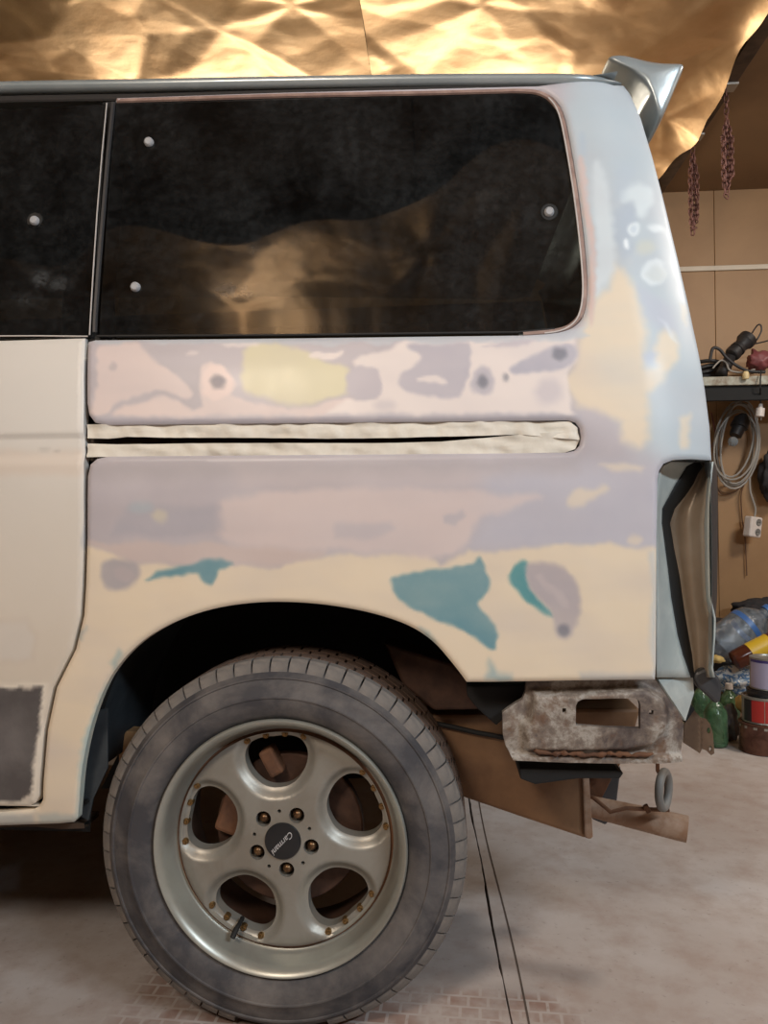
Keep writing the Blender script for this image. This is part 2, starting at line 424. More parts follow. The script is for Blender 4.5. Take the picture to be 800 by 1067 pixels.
# ------------------------------------------------------------------ the room
XL, XR, YN, YF, ZC = -4.2, 3.0, -3.2, 2.8, 2.7
def struct(o, label=None):
    o['kind'] = 'structure'
    if label: o['label'] = label
    return o
fl = struct(box('floor', (XL, YN, -.12), (XR, YF, -.012), MT['joint'], bevel=0), 'dusty pale concrete garage floor with a cracked joint')
# two concrete slabs with a joint between them
j0 = atz(492, 850); j1 = atz(532, 1064)
dirv = (j1-j0); dirv.z = 0
def jx(y, o=0): return j0.x+(y-j0.y)*dirv.x/dirv.y+o
def slab(xs, seed):
    ys = np.linspace(YN, YF, 160); bm = bmesh.new(); r = random.Random(seed); a = []; b = []
    for y in ys:
        wob = .004*math.sin(y*9+seed)+r.uniform(-.0022, .0022)
        near = 1.0 if y > -.05 else .35
        if xs < 0: a.append((XL, y)); b.append((jx(y, -.0026*near)+wob*.6*near, y))
        else: a.append((jx(y, .0026*near)+wob*.3, y)); b.append((XR, y))
    V = [(p[0], p[1], 0) for p in a]+[(p[0], p[1], 0) for p in b]; n = len(ys)
    V += [(v[0], v[1], -.012) for v in V]
    Fs = [(i, n+i, n+i+1, i+1) for i in range(n-1)]+[(n+i, 3*n+i, 3*n+i+1, n+i+1) for i in range(n-1)]+[(i+1, 2*n+i+1, 2*n+i, i) for i in range(n-1)]
    return obj('slab', V, Fs, MT['floor'], fl)
slab(-1, 1); slab(1, 2)
V = []; Fs = []   # the second, thinner joint line: a narrow metal strip let into the slab
ys = np.linspace(-.10, 1.2, 60)
for y in ys:
    o = .030+.004*math.sin(y*5); V += [(jx(y, o), y, .0008), (jx(y, o+.004), y, .0008)]
Fs = [(2*i, 2*i+1, 2*i+3, 2*i+2) for i in range(len(ys)-1)]
obj('joint_strip', V, Fs, MT['joint'], fl)
V = []
for y in np.linspace(-1.2, -.09, 40): V += [(jx(y, -.002), y, .0006), (jx(y, .0022), y, .0006)]
obj('pale_joint_strip', V, [(2*i, 2*i+1, 2*i+3, 2*i+2) for i in range(39)], MT['trim'], fl)
wb = struct(box('wall_back', (XL, YF, 0), (XR, YF+.08, ZC), MT['boarddark'], bevel=0), 'brown hardboard garage wall behind the van')
zt = at(760, 280, YF).z
xs = [XL, -3.0, -1.8, -.6, .6, at(744, 300, YF).x, 2.55, XR]
for i in range(len(xs)-1):
    for (z0, z1) in ((0.0, zt-.012), (zt+.012, ZC)):
        box('hardboard_sheet', (xs[i]+.001, YF-.012, z0+.002), (xs[i+1]-.001, YF, z1-.002), MT['board'], wb, bevel=.002)
box('trim_strip', (XL, YF-.02, zt-.013), (XR, YF, zt+.013), MT['trim'], wb)
struct(box('wall_left', (XL-.08, YN, 0), (XL, YF, ZC), MT['board'], bevel=0), 'brown hardboard wall at the front end of the van')
struct(box('wall_right', (XR, YN, 0), (XR+.08, YF, ZC), MT['board'], bevel=0), 'brown hardboard wall beyond the rear of the van')
struct(box('wall_front', (XL, YN-.08, 0), (XR, YN, ZC), MT['board'], bevel=0), 'brown hardboard wall facing the side of the van')
ce = struct(box('ceiling', (XL, YN, ZC), (XR, YF, ZC+.08), MT['boarddark'], bevel=0), 'brown boarded garage ceiling')
for i in range(7):
    x0 = XL+i*(XR-XL)/7
    box('ceiling_board', (x0+.003, YN, ZC-.010), (x0+(XR-XL)/7-.003, YF-.012, ZC), MT['boarddark'], ce, bevel=.002)

def foil(name, x0, x1, y0, y1, seed, label, step=.012, droop=None, n_p=12, ragged=0):
    r = np.random.default_rng(seed)
    X, Y = np.meshgrid(np.arange(x0, x1+step/2, step), np.arange(y0, y1+step/2, step)); nx = X.shape[1]; ny = X.shape[0]
    Z = np.zeros_like(X)
    tri = lambda u: np.abs((u/PI) % 2-1)*2-1
    def facets(sp, amp):                        # crumpled sheet: flat facets between random heights
        gx, gy = np.arange(x0-sp, x1+2*sp, sp), np.arange(y0-sp, y1+2*sp, sp)
        pts = np.array([(a+r.uniform(-.48, .48)*sp, b+r.uniform(-.48, .48)*sp) for a in gx for b in gy]); h = r.uniform(-1, 1, len(pts))*amp
        T = delaunay_2d_cdt([Vector(p) for p in pts], [], [], 0, 1e-6, True); vv = np.array([tuple(v) for v in T[0]]); hh = np.array([h[o[0]] for o in T[3]])
        out = np.zeros_like(X)
        for t in T[2]:
            a, b, c = vv[list(t)]; lo = np.minimum(np.minimum(a, b), c); hi = np.maximum(np.maximum(a, b), c)
            i0, i1 = np.searchsorted(X[0], lo[0]-1e-6), np.searchsorted(X[0], hi[0]+1e-6); j0_, j1_ = np.searchsorted(Y[:, 0], lo[1]-1e-6), np.searchsorted(Y[:, 0], hi[1]+1e-6)
            if i0 >= i1 or j0_ >= j1_: continue
            xx, yy = X[j0_:j1_, i0:i1], Y[j0_:j1_, i0:i1]
            d = (b[1]-c[1])*(a[0]-c[0])+(c[0]-b[0])*(a[1]-c[1])
            w0 = ((b[1]-c[1])*(xx-c[0])+(c[0]-b[0])*(yy-c[1]))/d; w1 = ((c[1]-a[1])*(xx-c[0])+(a[0]-c[0])*(yy-c[1]))/d; w2 = 1-w0-w1
            m = (w0 >= -1e-9) & (w1 >= -1e-9) & (w2 >= -1e-9)
            out[j0_:j1_, i0:i1][m] = (w0*hh[t[0]]+w1*hh[t[1]]+w2*hh[t[2]])[m]
        return out
    for i in range(4):                          # long soft sags
        a = r.uniform(0, PI); kk = r.uniform(2.0, 5); Z += .006*np.sin(kk*(X*np.cos(a)+Y*np.sin(a))+r.uniform(0, 6))
    Z += facets(.34, .028)+facets(.13, .0065)+facets(.05, .0012)
    for i in range(n_p):                        # gathers that radiate from staple points
        cx, cy = r.uniform(x0, x1), r.uniform(y0, y1); Rr = np.hypot(X-cx, Y-cy)+1e-4; th = np.arctan2(Y-cy, X-cx)
        sg = r.uniform(.10, .26); kk = r.integers(3, 6)
        Z += r.uniform(.5, 1)*.10*np.minimum(Rr, sg)*np.exp(-Rr/sg)*tri(kk*th+r.uniform(0, 6))
    Z = ZC-.10+np.clip(Z, -.08, .075)
    Xd = X.copy()
    if droop is not None:                       # free edge hanging down in a roll
        q = np.clip((X-(x1-droop[0]))/droop[0], 0, 1)
        Z -= droop[1]*q**2*(1+.35*np.sin(7*Y+1)+.25*np.sin(17*Y)); Xd -= .25*droop[0]*q**2*(.5+.5*np.sin(5*Y+2))
    if ragged: Y = Y+ragged*np.clip((Y-(y1-.9))/.9, 0, 1)*(np.sin(1.7*X+.6)+.5*np.sin(4.1*X)+.3*np.sin(9*X))
    V = np.stack([Xd.ravel(), Y.ravel(), Z.ravel()], -1)
    Fs = [(j*nx+i, (j+1)*nx+i, (j+1)*nx+i+1, j*nx+i+1) for j in range(ny-1) for i in range(nx-1)]
    o = obj(name, V, Fs, MT['foil'], smooth=True, label=label, cat='foil', group='gold foil sheets on the ceiling')
    return o
XE = 1.09
xsm = at(383, 30, 1.3).x
foil('foil_sheet', -2.3, xsm-.003, .1, YF-.03, 3, 'crumpled gold foil ceiling sheet above the front half of the van')
foil('foil_sheet', xsm+.003, XE, .1, YF-.03, 11, 'crumpled gold foil ceiling sheet above the rear of the van', droop=(.16, .05))
foil('foil_sheet', -2.3, 1.4, YN+.03, -1.0, 5, 'crumpled gold foil ceiling sheet mirrored in the tinted window', step=.016, n_p=26, ragged=.22)

# ------------------------------------------------------------------ the van: one thing
van = thing('minivan', 'minivan with sanded side panel, cream and lilac primer patches and a tinted window', 'van', (-.6, .85, 0))
# body side profile: y of the outer skin against height
_z = np.arange(0, 2.2, .002)
_p = np.interp(_z, [0, .30, .42, .60, .80, 1.0, 1.10, 1.22, 1.30, 1.55, 1.80, 1.95, 2.2], [.03, .0, -.02, -.030, -.036, -.040, -.036, -.022, -.004, .045, .10, .14, .2])
_g = np.exp(-(np.arange(-30, 31)/12.0)**2); _p = np.convolve(np.pad(_p, 30, 'edge'), _g/_g.sum(), 'valid')
def prof(z): return np.interp(z, _z, _p)
RR, RA = .13, .06
D_EDGE = [(650, 88), (657, 97), (668, 122), (680, 162), (692, 208), (706, 266), (718, 318), (728, 365), (735, 405), (740, 445), (742, 480), (744, 560), (744, 720)]
_ez, _ex = [], []
for (px, py) in D_EDGE:
    Y = 0.0
    for it in range(8):
        p = at(px, py, Y); Y = float(prof(p.z))+RA
    _ez.append(p.z); _ex.append(p.x)
_ez = np.array(_ez[::-1]); _ex = np.array(_ex[::-1])
def xe(z): return np.interp(z, _ez, _ex)
def Yb(x, z):
    u = np.clip((x-(xe(z)-RR))/RR, 0, 1.15)
    return prof(z)+RA*u*u
def onb(px, py, off=0.0):
    Y = 0.0
    for it in range(10):
        p = at(px, py, Y); Y = float(Yb(p.x, p.z))+off
    return at(px, py, Y)
def outl(pts): return [(lambda p: (p.x, p.z))(onb(*q)) for q in pts]

# ---- outlines traced in the photograph, carried onto the skin
GAP = [(91, 356), (90, 420), (92, 432), (98, 440), (110, 442.5)]               # lower-left corner of the upper band
GROOVE = [(300, 440.5), (500, 438.5), (592, 437.5), (600, 440), (604.5, 446), (606, 455), (604.5, 464), (599, 469.5), (590, 471.5), (500, 472.5), (300, 474), (112, 475.5)]
GAP2 = [(100, 478), (93, 484), (90.5, 496), (90, 560), (88.5, 610), (86.5, 642), (78, 677), (58, 717), (48.5, 762), (44, 815), (43.5, 834), (40, 841), (34, 844), (0, 847), (-60, 849)]
SILL = [(-60, 864), (0, 861), (60, 859), (76, 857.5), (80, 853)]
ARCH = [(82, 830), (85, 800), (92, 765), (103, 730), (118, 700), (140, 675), (165, 657), (195, 643), (230, 633), (270, 628), (310, 628), (350, 632), (390, 640), (425, 652), (450, 668), (470, 690), (486, 711)]
ARCHS = [tuple(p) for p in catmull(ARCH, 4)]
REAR = [(510, 711), (600, 709.5), (683, 708.5), (684, 690), (684.5, 560), (685.5, 500), (687.5, 490), (692, 483), (702, 479), (720, 478), (742, 479.5)]
WIN_R = [(540, 92), (562, 93.5), (577, 101), (588, 118), (596, 155), (604, 205), (610, 255), (613, 298), (610, 324), (601, 338), (583, 345.5), (540, 349)]
WIN_RS = [tuple(p) for p in catmull(WIN_R, 4)]
# the window is open to the B pillar on its left, so the outline runs around it
outer_px = GAP+GROOVE+GAP2+SILL+ARCHS+REAR+D_EDGE[9::-1]+[(640, 87.5), (560, 88.5), (300, 95), (121, 101), (119.5, 105)]+[(300, 98.5)]+WIN_RS+[(300, 352), (98, 354)]

def ell(cx, cy, rx, ry, rot=0, n=18):
    c, s = math.cos(rot), math.sin(rot)
    return [(cx+rx*math.cos(t)*c-ry*math.sin(t)*s, cy+rx*math.cos(t)*s+ry*math.sin(t)*c) for t in np.linspace(0, 2*PI, n, endpoint=False)]
LIL = (182, 176, 182); PNK = (216, 200, 196); CRM = (224, 209, 186); TEAL = (104, 146, 158); YEL = (210, 203, 172); BLU = (180, 186, 200); DOT = (118, 120, 132); SIL = (182, 194, 202); WHT = (226, 216, 212)
PAINT = [  # (colour, alpha, softness px, outline px)
 ((184, 184, 196), .8, 14, [(500, 492), (700, 480), (700, 580), (488, 575), (500, 540)]),
 (SIL, 1, 14, [(596, 60), (800, 60), (800, 480), (690, 480), (655, 440), (612, 352)]),  # light silver pillar, the cool lamp's blue mixed into its colour
 # lower cream field
 (CRM, 1, 3, [(-80, 560), (84, 571), (115, 574), (150, 587), (180, 590), (240, 588), (290, 592), (328, 580), (380, 577), (447, 578), (461, 590), (488, 574), (515, 576), (560, 569), (605, 566), (668, 570), (700, 571), (700, 900), (-80, 900)]),
 ((205, 186, 178), .7, 3, [(92, 566), (220, 567), (330, 573), (328, 580), (290, 590), (240, 587), (180, 588), (150, 586), (115, 574)]),
 (PNK, .75, 4, [(235, 520), (300, 512), (400, 508), (483, 511), (564, 518), (528, 529), (501, 542), (488, 566), (461, 582), (400, 576), (330, 573), (240, 566), (225, 545)]),
 (PNK, .35, 8, [(240, 484), (420, 482), (520, 490), (480, 506), (250, 506)]),
 ((186, 180, 186), .9, 2, [(463, 536), (484, 531), (487, 537), (477, 545), (462, 544)]),
 ((186, 180, 186), .8, 3, [(348, 546), (407, 545), (412, 552), (398, 560), (350, 562)]),
 ((168, 166, 176), .7, 4, [(132, 526), (228, 528), (232, 552), (160, 562), (116, 556)]),
 ((168, 180, 188), .8, 4, ell(146, 529, 13, 6)), ((206, 198, 176), .8, 3, ell(166, 538, 8, 6)),
 ((172, 166, 170), .8, 10, [(90, 480), (600, 478), (600, 490), (90, 500)]),
 ((164, 160, 168), .9, 3, [(106, 596), (114, 584), (140, 582), (147, 592), (140, 606), (124, 616), (112, 612)]), ((182, 172, 174), .7, 2, ell(131, 598, 10, 8)),
 (TEAL, 1, 2.2, [(152, 604), (180, 592), (204, 586), (242, 585), (240, 590), (228, 596), (222, 608), (212, 607), (200, 597), (176, 602)]),
 (TEAL, 1, 2.0, [(406, 601), (430, 597), (470, 592), (490, 587), (499, 581), (508, 601), (510, 612), (498, 628), (510, 641), (519, 659), (515, 677), (508, 675), (483, 659), (447, 641), (420, 628), (411, 617)]),
 ((86, 146, 152), 1, 2.2, [(531, 605), (537, 590), (551, 585), (552, 605), (562, 623), (575, 640), (563, 637), (545, 622)]),
 ((176, 168, 172), 1, 3, [(551, 587), (573, 587), (596, 601), (603, 628), (600, 655), (589, 663), (578, 659), (573, 637), (553, 610)]),
 (DOT, 1, 2.5, ell(587, 654, 7, 6)), ((192, 182, 182), .6, 2, [(560, 600), (566, 598), (590, 625), (592, 634), (586, 632)]),
 ((136, 166, 174), .8, 4, [(438, 656), (446, 659), (458, 678), (452, 676)]), ((136, 166, 174), .75, 4, [(508, 688), (516, 700), (534, 703), (534, 708), (507, 708)]),
 ((140, 168, 172), .8, 3, [(112, 690), (122, 676), (125, 680), (116, 696)]), ((150, 166, 170), .7, 3, [(80, 664), (91, 654), (86, 668)]),
 ((170, 176, 182), .6, 4, [(604, 704), (684, 700), (684, 712), (604, 712)]), ((190, 196, 200), .7, 3, [(679, 575), (686, 575), (686, 712), (679, 712)]),
 ((150, 184, 190), .7, 3, [(79, 856), (82, 800), (92, 750), (110, 712), (120, 700), (112, 716), (98, 752), (90, 800), (84, 856)]),
 ((170, 178, 176), .8, 3, [(40, 850), (78, 848), (80, 858), (40, 862)]), ((168, 172, 172), .8, 4, [(-60, 846), (36, 848), (36, 862), (-60, 866)]),
 # pillar cream
 (CRM, .95, 5, [(640, 276), (650, 280), (660, 300), (667, 325), (673, 345), (674, 380), (684, 400), (675, 416), (677, 457), (668, 468), (650, 457), (648, 439), (600, 421), (586, 398), (598, 384), (602, 346), (622, 312), (636, 300)]),
 (CRM, .9, 4, ell(694, 364, 12, 21)), (CRM, .8, 4, [(676, 385), (700, 378), (692, 398), (678, 408)]),
 (CRM, .8, 3, [(706, 434), (717, 430), (716, 466), (706, 466)]), (CRM, .8, 3, [(625, 484), (648, 482), (672, 488), (668, 492), (640, 491)]),
 (CRM, .8, 3, [(592, 520), (604, 511), (618, 512), (632, 505), (634, 510), (620, 520), (606, 528), (595, 526)]), (CRM, .7, 3, ell(663, 561, 10, 5)), (CRM, .6, 3, [(709, 316), (714, 318), (716, 340), (710, 332)]),
 # upper band
 (PNK, .9, 2, [(98, 364), (122, 358), (146, 360), (166, 380), (180, 390), (197, 402), (192, 412), (152, 409), (124, 418), (112, 432), (98, 432), (102, 400)]),
 (PNK, 1, 2.2, [(112, 437), (128, 422), (160, 416), (184, 416), (200, 426), (212, 422), (207, 400), (212, 382), (222, 379), (238, 386), (246, 400), (242, 410), (268, 420), (300, 426), (336, 420), (368, 416), (372, 434), (372, 437)]),
 (YEL, 1, 3, [(260, 362), (288, 358), (316, 364), (336, 374), (360, 380), (364, 396), (360, 412), (336, 417), (304, 423), (280, 418), (256, 406), (252, 388)]),
 ((188, 182, 188), .8, 3, [(300, 362), (330, 360), (372, 360), (390, 366), (366, 380), (336, 374), (316, 366)]),
 (WHT, 1, 1.6, [(321, 371), (334, 366), (356, 365), (357, 369), (346, 373), (324, 374)]), (WHT, .8, 2, [(224, 358), (276, 357), (270, 362), (240, 362)]), (WHT, .6, 2, ell(200, 368, 6, 2)),
 (WHT, 1, 2.2, [(368, 378), (384, 368), (400, 364), (430, 356), (480, 357), (530, 354), (598, 352), (600, 375), (591, 390), (594, 425), (600, 432), (372, 437), (340, 432), (364, 417), (392, 416), (396, 400), (392, 384), (372, 384)]),
 ((184, 178, 186), 1, 2, [(366, 386), (390, 384), (395, 390), (396, 412), (376, 416), (362, 408)]),
 ((180, 176, 186), 1, 2, [(425, 362), (440, 358), (480, 358), (491, 364), (484, 398), (477, 412), (440, 413), (420, 405), (418, 390), (436, 378), (438, 370)]), (WHT, 1, 1.6, ell(450, 396.5, 15, 3.5)),
 ((180, 176, 186), .9, 2.5, ell(502, 398, 13, 14)), (DOT, .9, 2.5, ell(502, 398, 6, 6)), ((176, 174, 186), 1, 2, [(533, 382), (556, 370), (580, 358), (597, 360), (598, 376), (582, 386), (545, 389)]), (DOT, .9, 2.5, ell(582, 368, 8, 7)),
 ((184, 178, 188), .9, 2, [(503, 362), (530, 355), (562, 354), (548, 361)]), (DOT, .7, 2, ell(528, 391, 3, 4)), ((190, 184, 192), .6, 5, ell(571, 408, 13, 13)), ((170, 164, 170), .7, 2, ell(229, 400, 15, 15) if False else ell(117, 380, 5, 4)),
 ((226, 206, 200), 1, 2, ell(228, 400, 17, 18)), ((122, 118, 128), 1, 2.5, ell(229, 400, 8, 7)), ((190, 184, 190), .6, 4, ell(400, 424, 12, 6)),
 ((172, 170, 180), .8, 2.5, [(92, 434), (600, 430), (606, 440), (92, 444)]), ((188, 196, 204), .7, 1.5, [(96, 350), (560, 344), (600, 336), (606, 344), (560, 356), (96, 358)]),
 # window pillar mottling
 ((170, 182, 196), .8, 4, [(638, 230), (648, 214), (660, 212), (664, 232), (658, 246), (664, 256), (654, 268), (646, 264)]), ((214, 224, 228), .9, 3, [(650, 196), (668, 192), (680, 204), (672, 226), (664, 224), (662, 210), (648, 208)]),
 ((224, 232, 236), .9, 1.6, ell(661, 238, 6, 6)), ((196, 208, 218), 1, 1.4, ell(661, 238, 3.4, 3.4)), ((238, 244, 248), .9, 1.6, ell(654.5, 253, 3, 5)), ((226, 234, 238), .8, 2, ell(681, 238, 7, 4)), ((206, 206, 190), .6, 4, ell(672, 257, 9, 7)),
 ((222, 230, 234), .8, 2, ell(681, 285, 12, 14)), ((198, 206, 208), .9, 2.5, ell(684, 286, 10, 9)), ((212, 222, 228), .7, 4, [(618, 176), (630, 176), (640, 240), (640, 280), (630, 300), (622, 306), (620, 250)]),
 ((178, 190, 202), .6, 4, [(640, 190), (650, 170), (660, 180), (652, 206), (640, 214)]), ((166, 184, 202), .5, 4, ell(606, 150, 5, 12)), ((222, 232, 238), .7, 2, [(684, 330), (696, 338), (704, 356), (698, 350)]),
 ((182, 186, 202), .6, 6, [(664, 300), (700, 320), (706, 345), (684, 342), (672, 330)]), ((178, 188, 206), .8, 3, ell(679, 372, 6, 6)),
 ((206, 182, 176), .9, 2, [(608, 170), (614, 210), (619, 260), (622, 300), (617, 330), (612, 338), (614, 300), (612, 255), (606, 205), (600, 165)]),
]
def quarter_col(px, py, P):
    c = np.tile(np.array(LIL, float), (len(px), 1))
    wx = px+2.4*vnoise(px, py, .08, 3)+.9*vnoise(px, py, .3, 5); wy = py+1.8*vnoise(px, py, .08, 4)+.8*vnoise(px, py, .3, 6)
    c += (vnoise(px, py*1.8, .03, 9)*4+2.2*vnoise(px*.25, py*1.6, .12, 15))[:, None]; mott = vnoise(px, py*1.5, .05, 77)+.2*vnoise(px*.5, py*1.4, .2, 78)
    for col, a, soft, poly in PAINT:
        pl = np.array(catmull(poly, 4, True)) if 5 < len(poly) < 18 else np.array(poly, float); m = (wx > pl[:, 0].min()-soft*2) & (wx < pl[:, 0].max()+soft*2) & (wy > pl[:, 1].min()-soft*2) & (wy < pl[:, 1].max()+soft*2)
        if not m.any(): continue
        soft = soft*1.35; d = sdf(wx[m], wy[m], pl); t = np.clip(.5-d/(2*soft), 0, 1); t = (t*t*(3-2*t)*a*np.clip(.93+.09*mott[m], 0, 1))[:, None]
        c[m] = c[m]*(1-t)+np.array(col, float)*t
    return np.clip(c, 0, 255)
def Yq(x, z): return Yb(x, z)
sheet('quarter_panel', outl(outer_px), [], .0042, Yq, MT['sanded'], van, depth=.016, roll=(.005, .009), colf=quarter_col, label='sanded rear side panel with cream, lilac, pink and teal patches')

# ---- sliding door
XD = -1.45
def dedge(p): return (p[0]-3.6, p[1])
zd = onb(0, 848).z
door_right = [dedge(p) for p in ([(91.5, 352), (90, 420), (89.5, 455), (90, 500), (90, 560), (88.5, 610), (86.5, 642), (78, 677), (58, 717), (48.5, 762), (44, 815), (43.5, 830), (40, 837), (34, 840)])]
dr = outl(door_right)
ztop = dr[0][1]
door_out = [(XD, ztop-.004)]+dr+[(x, dr[-1][1]-.003*(i+1)/2) for i, x in enumerate((-.72, XD))]
z0, z1 = onb(40, 454).z, onb(40, 479).z
def Yd(x, z):
    t = np.clip((z0+.004-z)/.008, 0, 1)*np.clip((z-z1+.010)/.02, 0, 1)
    return Yb(x, z)+.006*t*t*(3-2*t)
DARKP = [(-400, 716), (44, 716), (42, 740), (34, 800), (33, 836), (-400, 838)]
def door_col(px, py, P):
    c = np.tile(np.array((208, 205, 200), float), (len(px), 1))
    t = np.clip((py-440)/260, 0, 1)[:, None]; c = c*(1-t)+np.array((208, 198, 184), float)*t
    c += (vnoise(px, py, .02, 21)*3)[:, None]
    wx = px+1.2*vnoise(px, py, .2, 23); wy = py+1.2*vnoise(px, py, .2, 24)
    for col, a, soft, poly in [((206, 190, 176), .5, 4, [(-300, 470), (90, 470), (90, 495), (-300, 495)]), ((196, 184, 172), .5, 4, [(-200, 646), (28, 645), (40, 660), (36, 690), (-200, 693)]), ((206, 200, 192), .8, 3, [(-200, 649), (26, 648), (36, 661), (32, 687), (-200, 690)]),
                               ((222, 214, 200), .9, 2, [(-400, 712), (50, 712), (47, 740), (40, 800), (38, 842), (-400, 844)]), ((84, 80, 80), 1, 1.5, DARKP), ((118, 114, 114), .5, 10, [(-100, 740), (20, 745), (30, 790), (-60, 830)]),
                               ((214, 204, 190), .9, 1.2, [(24, 834), (34, 826), (34, 838), (20, 838)]), ((214, 204, 190), .9, 1.2, [(22, 714), (33, 714), (33, 719), (24, 719)]), ((170, 172, 176), .7, 2, ell(88, 560, 3, 12)), ((176, 170, 164), .7, 2, ell(46, 467, 5, 1.2)), ((176, 170, 164), .8, 1.5, ell(58, 470, 3, 1))]:
        d = sdf(wx, wy, np.array(poly, float)); q = np.clip(.5-d/(2*soft), 0, 1)[:, None]*a
        c = c*(1-q)+np.array(col, float)*q
    return np.clip(c, 0, 255)
sheet('sliding_door', door_out, [], .0055, Yd, MT['doorpaint'], van, depth=.02, roll=(.004, .008), colf=door_col, label='cream primed sliding door with dark grey lower patch')
# front door continues out of the frame
fd = [(-2.5, ztop-.004), (XD-.008, ztop-.004), (XD-.008, dr[-1][1]-.003), (-2.5, dr[-1][1]-.003)]
sheet('front_door', fd, [], .03, Yd, MT['doorpaint'], van, depth=.02, roll=(.004, .008), colf=lambda px, py, P: np.tile(np.array((212, 206, 196), float), (len(px), 1)))
# sill under the doors
zs0, zs1 = onb(-60, 864).z, onb(-60, 850).z; xs1 = onb(-59, 856).x
sheet('sill', [(-2.5, zs0), (-2.5, zs1), (xs1, zs1), (xs1, zs0)], [], .03, Yb, MT['silver'], van, depth=.05, roll=(.008, .015))
V = []; n = 40
for i, x in enumerate(np.linspace(-2.5, onb(78, 860).x, n)):
    y = float(Yb(x, zs0)); V += [(x, y+.035, zs0+.003), (x, y+.035, zs0-.007+.002*math.sin(i*2.1)), (x, y+.10, zs0-.007), (x, y+.10, zs0+.003)]
Fs = [(4*i+a, 4*i+(a+1) % 4, 4*i+4+(a+1) % 4, 4*i+4+a) for i in range(n-1) for a in range(4)]
obj('sill_seam', V, Fs, MT['beam'], van)

# ---- windows
def glass_part(name, pts, off, parent):
    def smear_and_glint(px, py, P):                      # hand smears, haze at top right and a painted tube reflection, as a dust amount
        v = 30*np.clip((px-470)/140, 0, 1)*np.clip((300-py)/200, 0, 1)
        for cx, cy, rx, ry, a in [(243, 304, 22, 8, 150), (42, 290, 12, 10, 150), (62, 296, 14, 9, 130), (30, 312, 22, 9, 90), (205, 330, 8, 6, 70), (480, 300, 50, 20, 40), (370, 150, 2.5, 34, 60)]:
            v = np.maximum(v, a*np.exp(-(((px-cx)/rx)**2+((py-cy)/ry)**2)))
        return np.stack([v, v, v], -1)
    return sheet(name, pts, [], .011, lambda x, z: Yb(x, z)+off, MT['glass'], parent, depth=.004, roll=(0, .01), insets=(.006,), bstep=.011, colf=smear_and_glint)
gq = outl([(101.5, 351)]+[(118.5, 106), (300, 100), (540, 94.5)]+[(p[0]-5.5, p[1]+(1.5 if p[1] < 110 else (-2.0 if p[1] > 330 else 0))) for p in WIN_RS[1:-1]]+[(540, 345), (300, 348.5)])
gw = glass_part('quarter_window', gq, .007, van)
gd = outl([(95, 350), (109.5, 107)]); zt1 = gd[1][1]; zb1 = gd[0][1]
glass_part('door_window', [(XD+.02, zb1), (XD+.02, zt1-.004), (gd[1][0], gd[1][1]), (gd[0][0], gd[0][1])], .005, van)
glass_part('front_window', [(-2.3, zb1), (-2.1, zt1-.004), (XD-.03, zt1-.004), (XD-.03, zb1)], .005, van)
def strip(name, pts, wpx, off, m, thick=.006, parent=van):
    """a trim strip of constant pixel-measured width following points on the skin"""
    P = [onb(*q) for q in pts]; V = []; nn = len(P)
    for i, p in enumerate(P):
        t = (P[min(i+1, nn-1)]-P[max(i-1, 0)]).normalized(); s = Vector((t.z, 0, -t.x)).normalized()*(wpx*.5*.0018)
        for q, o in ((p-s, 0), (p-s*.6, -thick), (p+s*.6, -thick), (p+s, 0)):
            V.append((q.x, float(Yb(q.x, q.z))+off+o, q.z))
    Fs = [(4*i+a, 4*i+a+1, 4*i+5+a, 4*i+4+a) for i in range(nn-1) for a in range(3)]
    o = obj(name, V, Fs, m, parent, smooth=True); sharp(o.data, 30)
    bm = bmesh.new(); bm.from_mesh(o.data); bmesh.ops.recalc_face_normals(bm, faces=bm.faces)
    if sum(f.normal.y for f in bm.faces) > 0: bmesh.ops.reverse_faces(bm, faces=bm.faces)
    bm.to_mesh(o.data); bm.free(); return o
RSH = [(p[0]-3.2, p[1]+(1 if p[1] < 110 else (-1.5 if p[1] > 330 else 0))) for p in WIN_RS]
strip('window_seal', [(121, 103.5), (300, 98), (450, 95.2)]+RSH[:-1], 5.5, .006, MT['seal'], .004)
strip('window_edge', [(p[0]-5.6, p[1]) for p in WIN_RS[8:-3]], 1.8, .003, MT['sealpale'], .002)
strip('pillar_backing', [(119, 98), (112, 160), (107, 220), (102, 280), (98, 330), (96, 356)], 34, .016, MT['black'], .002)
strip('pillar_strip', [(117.5, 106), (112, 160), (107, 220), (102, 280), (98.5, 330), (98, 346)], 4.5, .004, MT['greymetal'], .005)
strip('door_frame_edge', [(111, 107), (106, 160), (101, 220), (97, 280), (94, 330), (93, 349)], 1.3, .002, MT['sealpale'], .002)
strip('door_belt_edge', [(-320, 351), (-100, 350.5), (40, 350), (92, 350.5)], 1.6, .000, MT['sealpale'], .002)
strip('quarter_belt_seal', [(100, 349.5), (300, 348.3), (540, 345.4), (578, 342)], 2.6, .006, MT['black'], .004)
for i, (px, py) in enumerate([(155, 148), (141, 299), (572, 221)]):
    p = onb(px, py, .004)
    o = lathe('window_fastener', [(0, -.006), (.006, -.006), (.009, -.003), (.0095, .003)], MT['fast'], gw, 20); xform(o, p)
p = onb(36, 230, .002); o = lathe('window_fastener', [(0, -.006), (.006, -.006), (.009, -.003), (.0095, .003)], MT['fast'], van, 20); xform(o, p)
for (px, py) in [(572, 221), (36, 230)]:
    p = onb(px, py, .0045); o = lathe('fastener_washer', [(.006, -.001), (.015, -.001), (.017, .002)], MT['black'], van, 24); xform(o, p)

